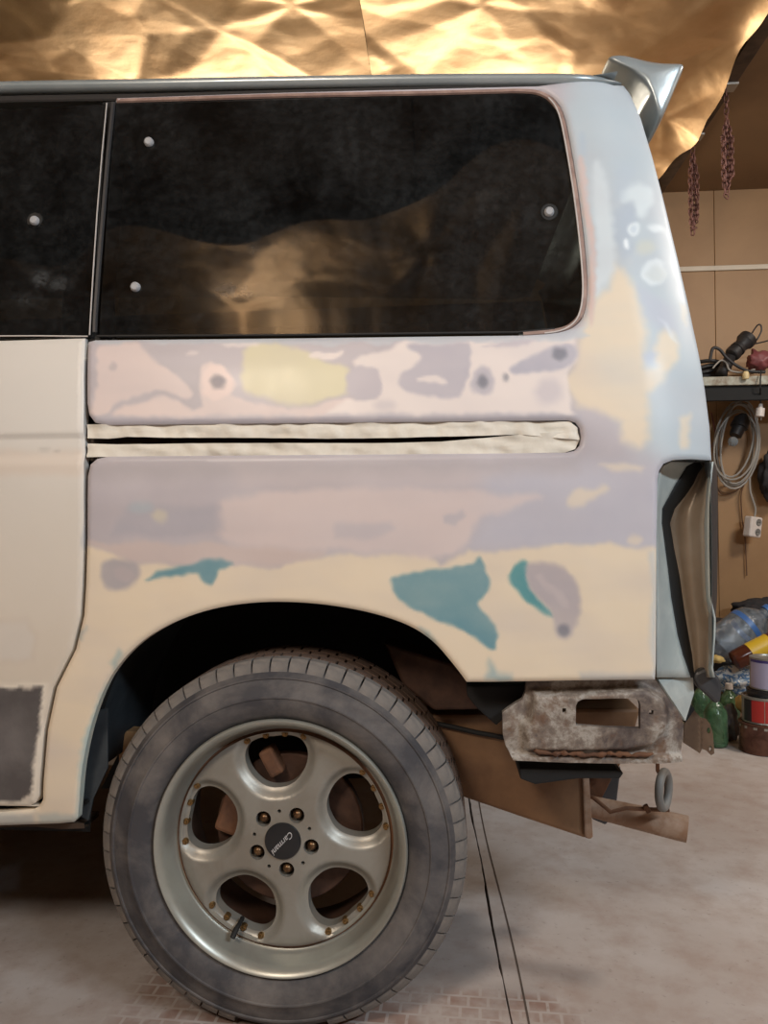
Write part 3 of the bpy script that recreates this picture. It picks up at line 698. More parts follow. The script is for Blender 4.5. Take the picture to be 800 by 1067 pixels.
# ---- roof edge, roof, spoiler
gut = [(-330, 101), (-100, 93), (0, 88.5), (150, 86), (300, 83.2), (450, 81), (560, 80.5), (610, 81.5), (634, 83.5), (648, 86.5)]
gs = [tuple(p) for p in catmull(gut, 6)]
V = []; ring = 14
for i, q in enumerate(gs):
    p = onb(*q); y = float(Yb(p.x, p.z)); s = 1.0 if q[0] < 600 else max(.12, 1-((q[0]-600)/50)**2)
    for a in range(ring):
        t = 2*PI*a/ring; V.append((p.x, y+.016-.020*math.cos(t)*(.5+.5*s), p.z+.0125*s*math.sin(t)+.003*(1-s)))
Fs = [(i*ring+a, i*ring+(a+1) % ring, (i+1)*ring+(a+1) % ring, (i+1)*ring+a) for i in range(len(gs)-1) for a in range(ring)]
o = obj('roof_gutter', V, Fs, MT['silver'], van, smooth=True)
bm = bmesh.new(); bm.from_mesh(o.data); bmesh.ops.recalc_face_normals(bm, faces=bm.faces); bm.to_mesh(o.data); bm.free()
strip('gutter_shadow_strip', [(p[0], p[1]+11.5-max(0, (p[0]-150))*.0085) for p in gs if p[0] < 640], 9, .012, MT['gutterdark'], .003)  # dark strip standing in for the shadow below the gutter
rx0 = -2.5; zr = onb(300, 82).z; xr1 = onb(648, 84).x
V = []; nx, ny = 30, 24
for i in range(nx+1):
    u = i/nx; x = rx0+(xr1-.02-rx0)*u
    zz = np.interp(x, [onb(*g).x for g in gut], [onb(*g).z for g in gut])
    for j in range(ny+1):
        v = j/ny; yy = .11+v*1.50; b = 1-(2*v-1)**4
        V.append((x, yy, zz+.002+.036*b*(1 if u < .8 else 1-((u-.8)/.2)**2)))
Fs = [(i*(ny+1)+j, (i+1)*(ny+1)+j, (i+1)*(ny+1)+j+1, i*(ny+1)+j+1) for i in range(nx) for j in range(ny)]
obj('roof_panel', V, Fs, MT['silver'], van, smooth=True)
# spoiler: sections along the width of the van, the near end pinched to a lip
def sp(px, py, Y=.22): q = at(px, py, Y); return np.array((q.x, q.z))
S_main = [sp(622, 70), sp(640, 64.5), sp(662, 65.5), sp(690, 68), sp(712, 72), sp(711, 76), sp(698, 104), sp(684, 140), sp(679, 132), sp(672, 108), sp(660, 90), sp(640, 80)]
S_end = [sp(626, 72), sp(641, 70), sp(656, 76), sp(672, 84.5), sp(704, 80), sp(703, 84), sp(694, 108), sp(683, 134), sp(678, 124), sp(672, 104), sp(658, 88), sp(640, 80)]
secs = []
for v, t in [(.17, 0), (.185, .5), (.21, .85), (.25, 1), (.6, 1.05), (.9, 1.08), (1.2, 1.05), (1.5, 1), (1.53, .85), (1.55, .5), (1.56, 0)]:
    secs.append([(lambda q: (q[0], v, q[1]))(S_end[i]*(1-t)+S_main[i]*t) for i in range(12)])
V = [p for s in secs for p in s]; Fs = [(i*12+a, i*12+(a+1) % 12, (i+1)*12+(a+1) % 12, (i+1)*12+a) for i in range(len(secs)-1) for a in range(12)]
Fs += [tuple(range(11, -1, -1)), tuple((len(secs)-1)*12+a for a in range(12))]
o = obj('rear_spoiler', V, Fs, MT['silver'], van, smooth=True)
bm = bmesh.new(); bm.from_mesh(o.data); bmesh.ops.recalc_face_normals(bm, faces=bm.faces); bm.to_mesh(o.data); bm.free(); 
for p_ in o.data.polygons: p_.use_smooth = True
sb = o.modifiers.new('smooth', 'SUBSURF'); sb.levels = sb.render_levels = 2

# ---- tailgate and far side (seen only from a step aside)
zz = np.linspace(onb(684, 700).z, onb(655, 92).z, 34)
V = []; nj = 22
for z in zz:
    for j in range(nj+1):
        v = j/nj; yy = float(prof(z))+RA+v*(1.66-2*float(prof(z))-2*RA+.04)
        b = 1-(2*v-1)**2
        V.append((float(xe(z))-.004+.085*b, yy, z))
Fs = [(i*(nj+1)+j, i*(nj+1)+j+1, (i+1)*(nj+1)+j+1, (i+1)*(nj+1)+j) for i in range(len(zz)-1) for j in range(nj)]
tg = [f for f in Fs]
o = obj('tailgate', V, tg, MT['silver'], van, smooth=True)
far = [(-2.5, .34), (float(xe(.5)), .4), (float(xe(1.0)), 1.0), (float(xe(1.6)), 1.6), (float(xe(1.78)), 1.79), (-2.5, 1.77)]
win = [(-2.2, 1.32), (.35, 1.32), (.3, 1.72), (-2.1, 1.72)]
V2, T2, L2, D2 = fill(far, [win], .06, insets=())
obj('far_side_panel', np.stack([V2[:, 0], 1.70-prof(V2[:, 1]), V2[:, 1]], -1), [tuple(t[::-1]) for t in T2], MT['silver'], van, smooth=True)
wv = [(p[0], 1.695-float(prof(p[1])), p[1]) for p in win]; obj('far_window', wv, [(3, 2, 1, 0)], MT['glass'], van)
# dark inner skin behind the gaps, the rail and the openings
arch_w = outl(ARCHS)
inner_out = [(-2.5, .34), (-2.5, zb1-.03), (onb(560, 350).x, zb1-.03), (onb(672, 470).x, onb(672, 470).z), (onb(672, 700).x, onb(672, 716).z), (arch_w[-1][0]+.03, arch_w[-1][1]-.01)]+[(p[0], p[1]+.012) for p in arch_w[::-1]]+[(arch_w[0][0]-.01, .34)]
sheet('inner_panel', inner_out, [], .05, lambda x, z: Yb(x, z)+.055, MT['inner'], van, depth=0, insets=())
bm = bmesh.new(); boxbm(bm, (-1.05, 1.0, .60), (2.9, 1.1, .05)); bmobj('underbody', bm, MT['inner'], van)
# pillars inside the glass
box('inner_pillar', (onb(60, 200).x-.05, .17, 1.2), (onb(60, 200).x+.05, .21, 1.78), MT['inner'], van)

# ---- slide rail with masking tape
rail_out = outl([(84, 440), (604, 436), (609, 455), (604, 473), (84, 479)])
sheet('slide_rail', rail_out, [], .03, lambda x, z: Yb(x, z)+.03, MT['rail'], van, depth=0, insets=())
def tape(name, top, bot, off, seed):
    pts = top+bot[::-1]
    def yf(x, z):
        return Yb(x, z)+off+.0022*vnoise(x*6, z*30, 9, seed)+.0012*vnoise(x, z, 160, seed+1)
    sheet(name, outl(pts), [], .006, yf, MT['tape'], van, depth=.002, roll=(0, .01), insets=())
tape('masking_tape', [(88, 441.5), (110, 442), (300, 440.5), (500, 438.5), (594, 438.5), (602, 445), (605, 457)], [(89, 456), (110, 456.5), (130, 454.5), (170, 455.5), (260, 455.5), (340, 456.5), (420, 455.5), (500, 453.5), (540, 452), (604, 458)], .009, 31)
tape('masking_tape', [(89, 461.5), (120, 462.5), (180, 461.5), (260, 461), (340, 461), (400, 461), (460, 459.5), (500, 456), (540, 452.5), (590, 449), (604, 456)], [(88, 476), (112, 475.5), (300, 474), (500, 472.5), (590, 471), (600, 467.5), (605, 458)], .0105, 37)

# ---- wheel arch
inn = [at(p[0], p[1], -.02) for p in ARCHS]; V = []; n = len(inn)
pts3 = [onb(*p) for p in ARCHS]
dep = [0, .02, .06, .2, .42]
for j, d in enumerate(dep):
    for p in pts3:
        out = .0 if j == 0 else (.006 if j == 1 else .03)
        dx, dz = p.x-(-.31), p.z-.40; L = math.hypot(dx, dz)
        V.append((p.x+dx/L*out, p.y+d+.004, p.z+dz/L*out))
Fs = [(j*n+i, (j+1)*n+i, (j+1)*n+i+1, j*n+i+1) for j in range(len(dep)-1) for i in range(n-1)]
obj('wheel_arch_liner', V, Fs, MT['liner'], van, smooth=True)
cap = [(p.x*1.0, .42, p.z) for p in pts3]; cap += [(pts3[-1].x+.05, .42, .38), (pts3[0].x-.05, .42, .33)]
c0 = Vector((-.31, .42, .5)); cap2 = [(c0.x+(p[0]-c0.x)*1.25, p[1]-.01, c0.z+(p[2]-c0.z)*1.2) for p in cap]
obj('arch_inner_wall', cap2+[tuple(c0)], [(i, (i+1) % len(cap2), len(cap2)) for i in range(len(cap2))], MT['inner'], van)
# splash flap at the front edge of the arch
fp = pxz([(84, 745), (112, 738), (112, 800), (97, 832), (92, 855), (83, 850)], .02)
prism('splash_flap', fp, .02, .024, MT['liner'], van, bevel=0)
for (px, py) in [(88, 797), (90, 835), (89, 760)]:
    p = at(px, py, .016); o = lathe('flap_bolt', [(0, -.004), (.004, -.004), (.005, .003)], MT['black'], van, 10); xform(o, p)

# ---- wheel
WX, WZ = -.303, .338
WC = Vector((WX, 0, WZ))
TS = 1.015
tyre = lathe('tyre', [(r_*TS, y_) for r_, y_ in [(.228, .020), (.234, .004), (.243, -.006), (.262, -.013), (.2725, -.0145), (.274, -.0165), (.2765, -.0165), (.278, -.0145), (.292, -.011), (.306, -.004), (.3075, -.006), (.3105, -.0055), (.312, -.002), (.321, .006), (.327, .014), (.331, .026), (.332, .06), (.332, .16), (.331, .20), (.322, .216), (.30, .228), (.27, .235), (.235, .222), (.228, .205)]], MT['tyre'], van, 128, c=WC, label='dusty black tyre with ribbed sidewall')
for v_ in tyre.data.vertices:
    if v_.co.z < .001: v_.co.z = .001
NB = 60
def arcblock(prof2, a):
    """block: outline in (r,y) swept through angle a about the wheel axis"""
    V = []; Fs = []; m = len(prof2); S = 3
    for i in range(S+1):
        t = -a/2+a*i/S
        for (r, y) in prof2: V.append((r*math.sin(t), y, r*math.cos(t)))
    for i in range(S):
        for q in range(m): Fs.append((i*m+q, (i+1)*m+q, (i+1)*m+(q+1) % m, i*m+(q+1) % m))
    Fs += [tuple(range(m)), tuple(S*m+q for q in range(m-1, -1, -1))]
    return V, Fs
pitch = 2*PI/NB
rows = [([(.318, .0035), (.3235, .0055), (.3335, .013), (.3395, .023), (.340, .046), (.330, .046), (.330, .02), (.322, .008)], .90, 0, 'tread')]
for q, (y0, y1) in enumerate([(.052, .083), (.089, .120), (.126, .157)]):
    rows.append(([(.330, y0), (.3405, y0), (.3405, y1), (.330, y1)], .86, .35*(q+1), 'treadbrown'))
rows.append(([(.330, .163), (.340, .163), (.3385, .192), (.330, .208), (.322, .212), (.322, .19)], .90, .2, 'treadbrown'))
for (pr, fr_, ph, mn) in rows:
    V, Fs = arcblock([(r_*TS, y_) for r_, y_ in pr], pitch*fr_); me = mesh('tread_block', V, Fs, MT[mn])
    bm = bmesh.new(); bm.from_mesh(me); bmesh.ops.recalc_face_normals(bm, faces=bm.faces); bm.to_mesh(me); bm.free()
    for i in range(NB):
        if WZ+.341*TS*math.cos(pitch*(i+ph)) < .0015: continue   # pressed flat where the tyre stands on the floor
        b = bpy.data.objects.new('tread_block', me); COL.objects.link(b); b.parent = tyre
        b.location = WC; b.rotation_euler = (0, pitch*(i+ph), 0)
# rim: polished lip, pierced disc, barrel
rim = None
Rd = .203
HOLE = [(0, 104), (10, 104), (19, 102.5), (27, 98), (31.5, 89), (31, 79), (26.5, 69), (18, 59.5), (9, 55), (0, 54)]
HOLE = HOLE+[(-p[0], p[1]) for p in HOLE[-2:0:-1]]
ks = .00181
hs = catmull([(p[0]*ks, p[1]*ks) for p in HOLE], 4, True)
hs = [(p[0]*1.06, .145+(p[1]-.145)*1.06) for p in hs]
holes = []; angs = [math.radians(96-72*i) for i in range(5)]
for a in angs:
    c, s = math.cos(a-PI/2), math.sin(a-PI/2); holes.append([(p[0]*c-p[1]*s, p[0]*s+p[1]*c) for p in hs])
lugs = [math.radians(61-72*i) for i in range(5)]
lugh = [[(.0545*math.cos(a)+.0145*math.cos(t), .0545*math.sin(a)+.0145*math.sin(t)) for t in np.linspace(0, 2*PI, 20, endpoint=False)] for a in lugs]
smh = [[(.0555*math.cos(a+PI/5)+.0036*math.cos(t), .0555*math.sin(a+PI/5)+.0036*math.sin(t)) for t in np.linspace(0, 2*PI, 10, endpoint=False)] for a in lugs]
circ = [(Rd*math.cos(t), Rd*math.sin(t)) for t in np.linspace(0, 2*PI, 140, endpoint=False)]
def Yrim(x, z):
    r = np.hypot(x, z); y = .036-.004*np.cos(np.clip(r/.2, 0, 1)*PI)
    y = y+.004*np.clip((r-.185)/.018, 0, 1)
    d = np.full(len(x), 1e9)
    for h in holes: d = np.minimum(d, np.abs(sdf(x, z, h)))
    t = np.clip(1-d/.021, 0, 1); t = t*t*(3-2*t)
    return y+.015*t
rim = sheet('rim', circ, holes+lugh+smh, .0055, Yrim, MT['alloy'], van, depth=.026, roll=(.0, .01), insets=(.004, .009, .014, .019, .0235), bstep=.0055, label='dull silver five-spoke alloy rim')
rim.data.transform(Matrix.Translation(WC))
lathe('rim_lip', [(Rd-.004, .050), (Rd+.001, .048), (Rd+.006, .047), (.2125, .040), (.2165, .028), (.2195, .014), (.222, .004), (.2265, -.002), (.2310, -.0065), (.2340, -.0075), (.2362, -.005), (.2368, .001), (.235, .012)], MT['lip'], van, 128, c=WC, ang=60, label='polished stepped rim lip')
lathe('rim_barrel', [(.2, .05), (.204, .08), (.206, .14), (.216, .21)], MT['disc'], rim, 64, c=WC)
lathe('lip_gap', [(Rd-.0005, .040), (Rd+.002, .0465), (Rd+.0042, .0468)], MT['rust'], rim, 96, c=WC)
lathe('centre_cap', [(0, .0255), (.02, .026), (.0325, .028), (.0345, .031), (.035, .040)], MT['cap'], rim, 40, c=WC, label='dark round centre cap')
for a in lugs:
    o = lathe('lug_nut', [(0, .034), (.0045, .0345), (.0075, .037), (.009, .041), (.0095, .058)], MT['nut'], rim, 14, c=WC+Vector((.0545*math.cos(a), 0, .0545*math.sin(a))))
lathe('hub_plate', [(0, .060), (.075, .060), (.078, .075)], MT['disc'], rim, 32, c=WC)
me = None
for a in angs:
    for d in (-17, -6, 5, 16):
        t = a+math.radians(d); r = .195
        if me is None:
            o = lathe('rivet', [(0, -.006), (.0026, -.0062), (.0036, -.003), (.0056, -.003), (.0068, .001), (.0068, .008)], MT['rivet'], rim, 12); me = o.data
        else:
            o = bpy.data.objects.new('rivet', me); link(o, rim)
        yy = float(Yrim(np.array([r*math.cos(t)]), np.array([r*math.sin(t)]))[0])
        o.location = WC+Vector((r*math.cos(t), yy-.0005, r*math.sin(t)))
va = math.radians(-118); p0 = WC+Vector((.182*math.cos(va), .060, .182*math.sin(va)))
tube('valve_stem', [p0, p0+Vector((-.001, -.018, -.002)), p0+Vector((-.004, -.032, -.006)), p0+Vector((-.008, -.042, -.016))], [.0045, .004, .0055, .005], MT['black'], rim)
# lettering on the cap
tcu = bpy.data.curves.new('cap_text', 'FONT'); tcu.body = 'Carmani'; tcu.size = .0155; tcu.align_x = 'CENTER'; tcu.align_y = 'CENTER'; tcu.extrude = .0004; tcu.shear = .35
to = bpy.data.objects.new('cap_text', tcu); COL.objects.link(to)
dg = bpy.context.evaluated_depsgraph_get(); tm = bpy.data.meshes.new_from_object(to.evaluated_get(dg)); bpy.data.objects.remove(to)
tm.transform(Matrix.Translation(WC+Vector((.001, .0247, 0))) @ Matrix.Rotation(math.radians(-(180+46)), 4, 'Y') @ Matrix.Rotation(PI/2, 4, 'X'))
tm.materials.clear(); tm.materials.append(MT['capletter']); link(bpy.data.objects.new('cap_lettering', tm), rim)
# brake behind the spokes
lathe('brake_disc', [(.06, .085), (.075, .085), (.075, .095), (.142, .095), (.145, .098), (.145, .118)], MT['disc'], van, 64, c=WC)
bm = bmesh.new(); boxbm(bm, WC+Vector((-.105, .092, .035)), (.055, .05, .085), Matrix.Rotation(.35, 3, 'Y')); boxbm(bm, WC+Vector((-.075, .085, .02)), (.03, .04, .03))
bmobj('brake_caliper', bm, MT['rust'], van, bevel=.008)
bm = bmesh.new(); boxbm(bm, WC+Vector((-.03, .085, .135)), (.03, .04, .055), Matrix.Rotation(-.5, 3, 'Y')); bmobj('brake_bracket', bm, MT['rust'], van, bevel=.006)
lathe('axle_tube', [(.0, .13), (.05, .13), (.05, .3), (.04, .75)], MT['rust'], van, 24, c=WC)
# far rear wheel
lathe('far_tyre', [(.20, 1.50), (.30, 1.48), (.335, 1.50), (.335, 1.66), (.30, 1.69), (.22, 1.68), (.0, 1.64)], MT['tyre'], van, 64, c=WC)

# ---- tail lamp opening: inner pillar, seal, inner panel, edge flange
R_ = [  # py, x: panel edge, silver end, seal end, inner panel end, edge, strip end
 (481, 700, 726, 728, 738, 741.5, 744), (486, 690, 716, 732, 738.5, 741, 746), (494, 686.5, 711, 727, 737.5, 740, 747), (505, 685, 704, 722, 736, 739, 747.5),
 (518, 684.5, 697, 713, 735, 738, 748), (530, 684.5, 690, 703, 734, 737.5, 748), (545, 684.5, 689.5, 698, 733, 737.5, 748), (570, 684.5, 693, 702, 733.5, 737.5, 748), (600, 684.5, 697, 708, 734, 738, 747.5),
 (622, 684.5, 699.5, 711, 735, 738.5, 747), (636, 684.5, 702, 713, 737, 742, 746), (645, 684.5, 703.5, 714.5, 740, 744, 745.5), (662, 684.5, 706.5, 717.5, 740, 743.5, 744.5), (682, 684.5, 712, 721, 738, 742, 743), (696, 684.5, 717, 722.5, 737.5, 741, 742), (706, 684.5, 720.5, 724, 739, 743, 744)]
def lampcol(k0, k1, d0, d1, bulge=0.0, n=6):
    V = []
    for row in R_:
        py = row[0]
        for j in range(n+1):
            t = j/n; px = row[1+k0]*(1-t)+row[1+k1]*t
            d = d0*(1-t)+d1*t+bulge*math.sin(PI*t)
            base = float(prof(onb(684, py).z))
            q = at(px, py, base+d); V.append((q.x, q.y, q.z))
    Fs = [(i*(n+1)+j, (i+1)*(n+1)+j, (i+1)*(n+1)+j+1, i*(n+1)+j+1) for i in range(len(R_)-1) for j in range(n)]
    return V, Fs
for (nm, a, b, d0, d1, bu, m) in [('lamp_pillar', 0, 1, .045, .10, .006, 'silverside'), ('lamp_seal', 1, 2, .098, .125, .0, 'black'), ('lamp_inner_panel', 2, 3, .125, .100, .022, 'lampinner'), ('lamp_flange', 3, 4, .105, .07, -.006, 'silverside'), ('lamp_edge_strip', 4, 5, .085, .12, -.004, 'greymetal')]:
    V, Fs = lampcol(a, b, d0, d1, bu); o = obj(nm, V, Fs, MT[m], van, smooth=True)
    sm = o.modifiers.new('thick', 'SOLIDIFY'); sm.thickness = .003; sm.offset = -1
# dark ledge under the upper lip of the opening
q = [onb(686, 497), onb(689, 487), onb(700, 480), onb(742, 480)]
V = [(p.x, p.y+.012, p.z) for p in q]+[(p.x+.004, p.y+.11, p.z+.002) for p in q]
obj('lamp_upper_ledge', V, [(i, i+1, i+5, i+4) for i in range(3)], MT['greymetal'], van)
# folded foot of the inner panel
ft = pxz([(721, 706), (724, 700), (738, 694), (744, 700), (750, 708), (752, 718), (750, 730), (746, 734), (736, 724), (727, 716)], .09)
prism('lamp_foot', ft, .085, .11, MT['greymetal'], van, bevel=.006)
# pillar foot: two silver facets below the panel edge
def pz(px, py, Y): q = at(px, py, Y); return tuple(q)
V = [pz(684, 707, .03), pz(721, 706, .09), pz(722, 722, .088), pz(713, 751, .05), pz(700, 731, .030), pz(690, 716, .022), pz(702, 706.5, .062)]
Fs = [(0, 6, 5), (6, 4, 5), (6, 1, 2), (6, 2, 4), (2, 3, 4)]
o = obj('pillar_foot', V, [f[::-1] for f in Fs], MT['silverside'], van)
sm = o.modifiers.new('thick', 'SOLIDIFY'); sm.thickness = .004; sm.offset = 0
# ---- bumper bracket
BR = [(549, 711), (600, 710), (684, 709), (690, 717), (700, 731), (713, 748), (717, 760), (714.5, 780), (712.5, 796), (640, 796), (590, 795), (535, 793), (527, 778), (524.5, 768), (524, 744), (532, 738), (545, 730), (548, 722)]
HB = [(599, 735), (601, 730), (606, 727.5), (630, 727), (660, 726.5), (664.5, 729), (666, 734), (666, 758), (630, 757), (599, 754.5)]
SQ1 = [(585, 737), (589, 737), (589, 741.5), (585, 741.5)]; SQ2 = [(675, 739), (679.5, 739), (679.5, 743.5), (675, 743.5)]
Yk = .0
toX = lambda P: [(at(p[0], p[1], Yk).x, at(p[0], p[1], Yk).z) for p in P]
RAISE = np.array(toX([(556, 722), (585, 723), (672, 717), (690, 727), (697, 744), (693, 762), (680, 776), (650, 782), (570, 783), (548, 781), (545, 756), (552, 752)]))
def Ybr(x, z):
    d = sdf(x, z, RAISE); t = np.clip(.5-d/.014, 0, 1); t = t*t*(3-2*t)
    y = .012-.020*t
    xb = at(690, 750, Yk).x; y = y+np.clip(x-xb, 0, 1)*.3
    zl = at(600, 786, Yk).z; y = y-.010*np.clip((zl-z)/.006, 0, 1)
    return y+.0009*vnoise(x, z, 90, 5)
br_o = sheet('bumper_bracket', toX(BR), [toX(HB), toX(SQ1), toX(SQ2)], .0045, Ybr, MT['bracket'], van, depth=.014, roll=(0, .01), insets=(.003,), bstep=.005, label='weathered grey bumper bracket with rectangular cutout and rust')
V = []; n = 30; zlow = at(600, 797, Yk).z   # rusty weld bead along the lower edge
wp = [at(557+(680-557)*i/28, 786+.7*math.sin(i*1.7)+.6*math.sin(i*.6)-(5*math.exp(-i/3)), -.002+.002*math.sin(i*2.3)) for i in range(29)]
tube('weld_bead', wp, [.004+.0016*math.sin(i*2.9)+.0012*math.sin(i*1.3) for i in range(29)], MT['rust'], br_o, 8)
bq = pxz([(540, 796), (640, 797), (646, 800), (642, 806), (600, 806), (556, 812), (540, 806)], .06)
prism('bumper_beam', bq, .03, .16, MT['inner'], van)
bq = pxz([(486, 711.5), (548, 710), (546, 728), (524, 744), (516, 752), (497, 735), (486, 722)], .08)
prism('arch_filler', bq, .05, .10, MT['inner'], van)
bq = pxz([(400, 668), (470, 690), (520, 735), (500, 737), (452, 738), (420, 712)], .22)
prism('chassis_rail', bq, .2, .3, MT['disc'], van, bevel=.006)
# hanging bracket plate beyond the bumper
hb = pxz([(717, 733), (724, 741), (731, 749), (738, 751), (742, 756), (745, 766), (746.5, 787), (743, 789), (738, 784), (733, 782), (729, 785), (712, 774), (713, 756)], .13)
h1 = pxz(ell(740.5, 763, 2.0, 3.2, 0, 10), .13); h2 = pxz(ell(742.3, 782, 1.4, 3, 0, 10), .13)
sheet('hanging_bracket', hb, [h1, h2], .006, lambda x, z: .13+.012*np.clip((x-at(729, 760, .13).x)/.008, 0, 1), MT['brownmetal'], van, depth=.004, insets=(), back=True, smooth=False)
bq = pxz([(712, 752), (722, 738), (718, 733), (713, 742)], .12); prism('bracket_gusset', bq, .11, .13, MT['inner'], van, bevel=0)
# ---- muffler and exhaust
mf = pxz([(428, 742), (452, 741), (500, 741), (590, 735), (664, 735), (655, 770), (640, 800), (607, 806), (610, 868), (606, 868), (540, 846), (470, 822), (440, 806)], .30)
prism('muffler', mf, .27, .50, MT['muffler'], van, bevel=.012, smooth=False)
strap = [at(450, 753, .262), at(470, 757, .262), at(495, 763, .262), at(528, 769, .262)]
tube('muffler_strap', strap, .0055, MT['black'], van, 8)
ec = pxz([(605, 804), (612, 806), (616, 868), (612, 871), (607, 869)], .28); prism('muffler_end', ec, .26, .42, MT['pipe'], van, bevel=.004)
hsx = pxz([(618, 800), (646, 798), (640, 848), (630, 858), (616, 852)], .42); prism('heat_shield', hsx, .41, .43, MT['greymetal'], van, bevel=.004)
hsx = pxz([(612, 806), (632, 798), (640, 800), (622, 836), (612, 842)], .36); prism('muffler_hanger_plate', hsx, .34, .36, MT['rust'], van, bevel=.004)
e0, e1 = at(606, 838, .33), at(716, 864, .27); ax = (e1-e0).normalized()
V, Fs = tube_geo([e0, e0+(e1-e0)*.5, e0+(e1-e0)*.93, e1], [.022, .0255, .0275, .0275], 24, cap=False)
V2, F2 = tube_geo([e1, e1-ax*.03, e1-ax*.09], [.0245, .024, .0235], 24, cap=True)
nV = len(V); Fs += [tuple(nV+i for i in f[::-1]) for f in F2]; Fs += [(3*24+k, 3*24+(k+1) % 24, nV+(k+1) % 24, nV+k) for k in range(24)]
o = obj('exhaust_pipe', V+V2, Fs, MT['pipe'], van, smooth=True); sharp(o.data, 50)
tube('hanger_rod', [at(607, 828, .31), at(618, 831, .27), at(636, 846, .25), at(652, 842, .24), at(670, 843, .24), at(697, 844, .24)], .0045, MT['rust'], van, 8)
tube('hanger_clip', [at(672, 839, .232), at(676, 846, .232)], .0055, MT['rust'], van, 8)
tube('hanger_hook', [at(685, 795, .225), at(685, 803, .225), at(688, 808, .225), at(691, 806, .225)], .004, MT['rust'], van, 8)
rc = at(691.5, 823, .23); V = []
ringp = [rc+Vector((.017*math.cos(t), .026*math.cos(t), .036*math.sin(t))) for t in np.linspace(0, 2*PI, 28, endpoint=False)]
tube('rubber_hanger', ringp, .0088, MT['grey'], van, 10, closed=True, label='grey rubber exhaust hanger ring')

# ------------------------------------------------------------------ things around the van
MT['ply'] = mat('tan_packing_block', (204, 158, 112), .6, var=(188, 142, 98), vscale=12)
prism('packing_block', pxz([(123, 776), (131, 762), (170, 764), (170, 800), (124, 799)], .245), .245, .29, MT['ply'], van, bevel=.002, label='tan block wedged behind the tyre')

# beam with hanging chains
MT['chain'] = mat('rusty_chain_steel', (122, 84, 76), .55, .45, var=(88, 58, 52), vscale=60)
MT['galv'] = mat('galvanised_plate', (168, 164, 158), .4, .6)
rb = thing('ceiling_beam', 'dark brown beam under the ceiling along the foil edge', 'beam', (XE+.035, 1.0, ZC-.05))
box('timber', (XE+.00, .0, ZC-.075), (XE+.06, YF-.014, ZC-.011), MT['beam'], rb)
for (px, py) in [(757, 75), (723, 119)]:
    # the point of the ray that is on the beam's line
    v = ray(px, py); t = (XE+.03-CAM.x)/v.x; q = CAM+v*t
    box('hook_plate', (q.x-.035, q.y-.03, ZC-.083), (q.x+.035, q.y+.03, ZC-.075), MT['galv'], rb, bevel=.001)
def links(path, ll=.029, r=.0028, hw=.0075, seed=0):
    V = []; Fs = []; path = [Vector(p) for p in path]; acc = []; rr = random.Random(seed)
    d = [0]
    for a, b in zip(path, path[1:]): d.append(d[-1]+(b-a).length)
    L = d[-1]; n = int(L/(ll*.76))
    def pt(s):
        for i in range(len(path)-1):
            if s <= d[i+1]: return path[i]+(path[i+1]-path[i])*((s-d[i])/max(1e-9, d[i+1]-d[i]))
        return path[-1]
    for i in range(n):
        c = pt((i+.5)*L/n); t = (pt((i+.9)*L/n)-pt((i+.1)*L/n)).normalized()
        ref = Vector((1, .3, 0)) if abs(t.z) > .6 else Vector((0, 0, 1))
        u = t.cross(ref).normalized(); u = Matrix.Rotation(PI/2*(i % 2)+rr.uniform(-.4, .4)+.6, 3, t) @ u
        ring_ = []
        for q in range(12):
            a = 2*PI*q/12; s = math.sin(a); cc = math.cos(a)
            ring_.append(c+t*((ll/2-hw)*(1 if cc > .01 else (-1 if cc < -.01 else 0))+hw*cc)+u*hw*s)
        v, f = tube_geo(ring_, r, 5, closed=True); b = len(V); V += v; Fs += [tuple(b+k for k in ff) for ff in f]
    return V, Fs
def chain(px, py0, py1, py2, wpx, label, seed):
    v = ray(px, py0); t = (XE+.03-CAM.x)/v.x; q = CAM+v*t; Y = q.y
    top = Vector((q.x, Y, ZC-.083)); zk = at(px, py1, Y).z; zb = at(px, py2, Y).z; hw = wpx*.5*(Y+1.405)/F
    rr = random.Random(seed); V = []; Fs = []
    x = top.x
    paths = [[top, Vector((x, Y, zk))]]
    k = [Vector((x, Y, zk))]
    for lp in range(3):
        o = (lp-1)*hw*.55; dz = (0, .03, .055)[lp]
        l = Vector((x-hw*.55+o*.4, Y+o*.7, (zk+zb)/2)); r_ = Vector((x+hw*.55+o*.4, Y-o*.7, (zk+zb)/2))
        paths.append([Vector((x, Y, zk-.004*lp)), l+Vector((0, 0, (zk-zb)*.25)), l-Vector((0, 0, (zk-zb)*.25)), Vector((x+o*.4, Y, zb+dz+.006)), r_-Vector((0, 0, (zk-zb)*.25)), r_+Vector((0, 0, (zk-zb)*.25)), Vector((x, Y, zk-.004*lp))])
    for i, pth in enumerate(paths):
        v, f = links(pth, seed=seed+i); b = len(V); V += v; Fs += [tuple(b+k for k in ff) for ff in f]
    obj('hanging_chain', V, Fs, MT['chain'], smooth=True, label=label, cat='chain', group='rusty chains hanging from the ceiling beam')
chain(721, 119, 160, 246, 9, 'rusty chain hanging lower, nearer the minivan pillar', 3)
chain(756, 75, 125, 206, 11, 'rusty chain hanging higher, to the right of the other chain', 9)

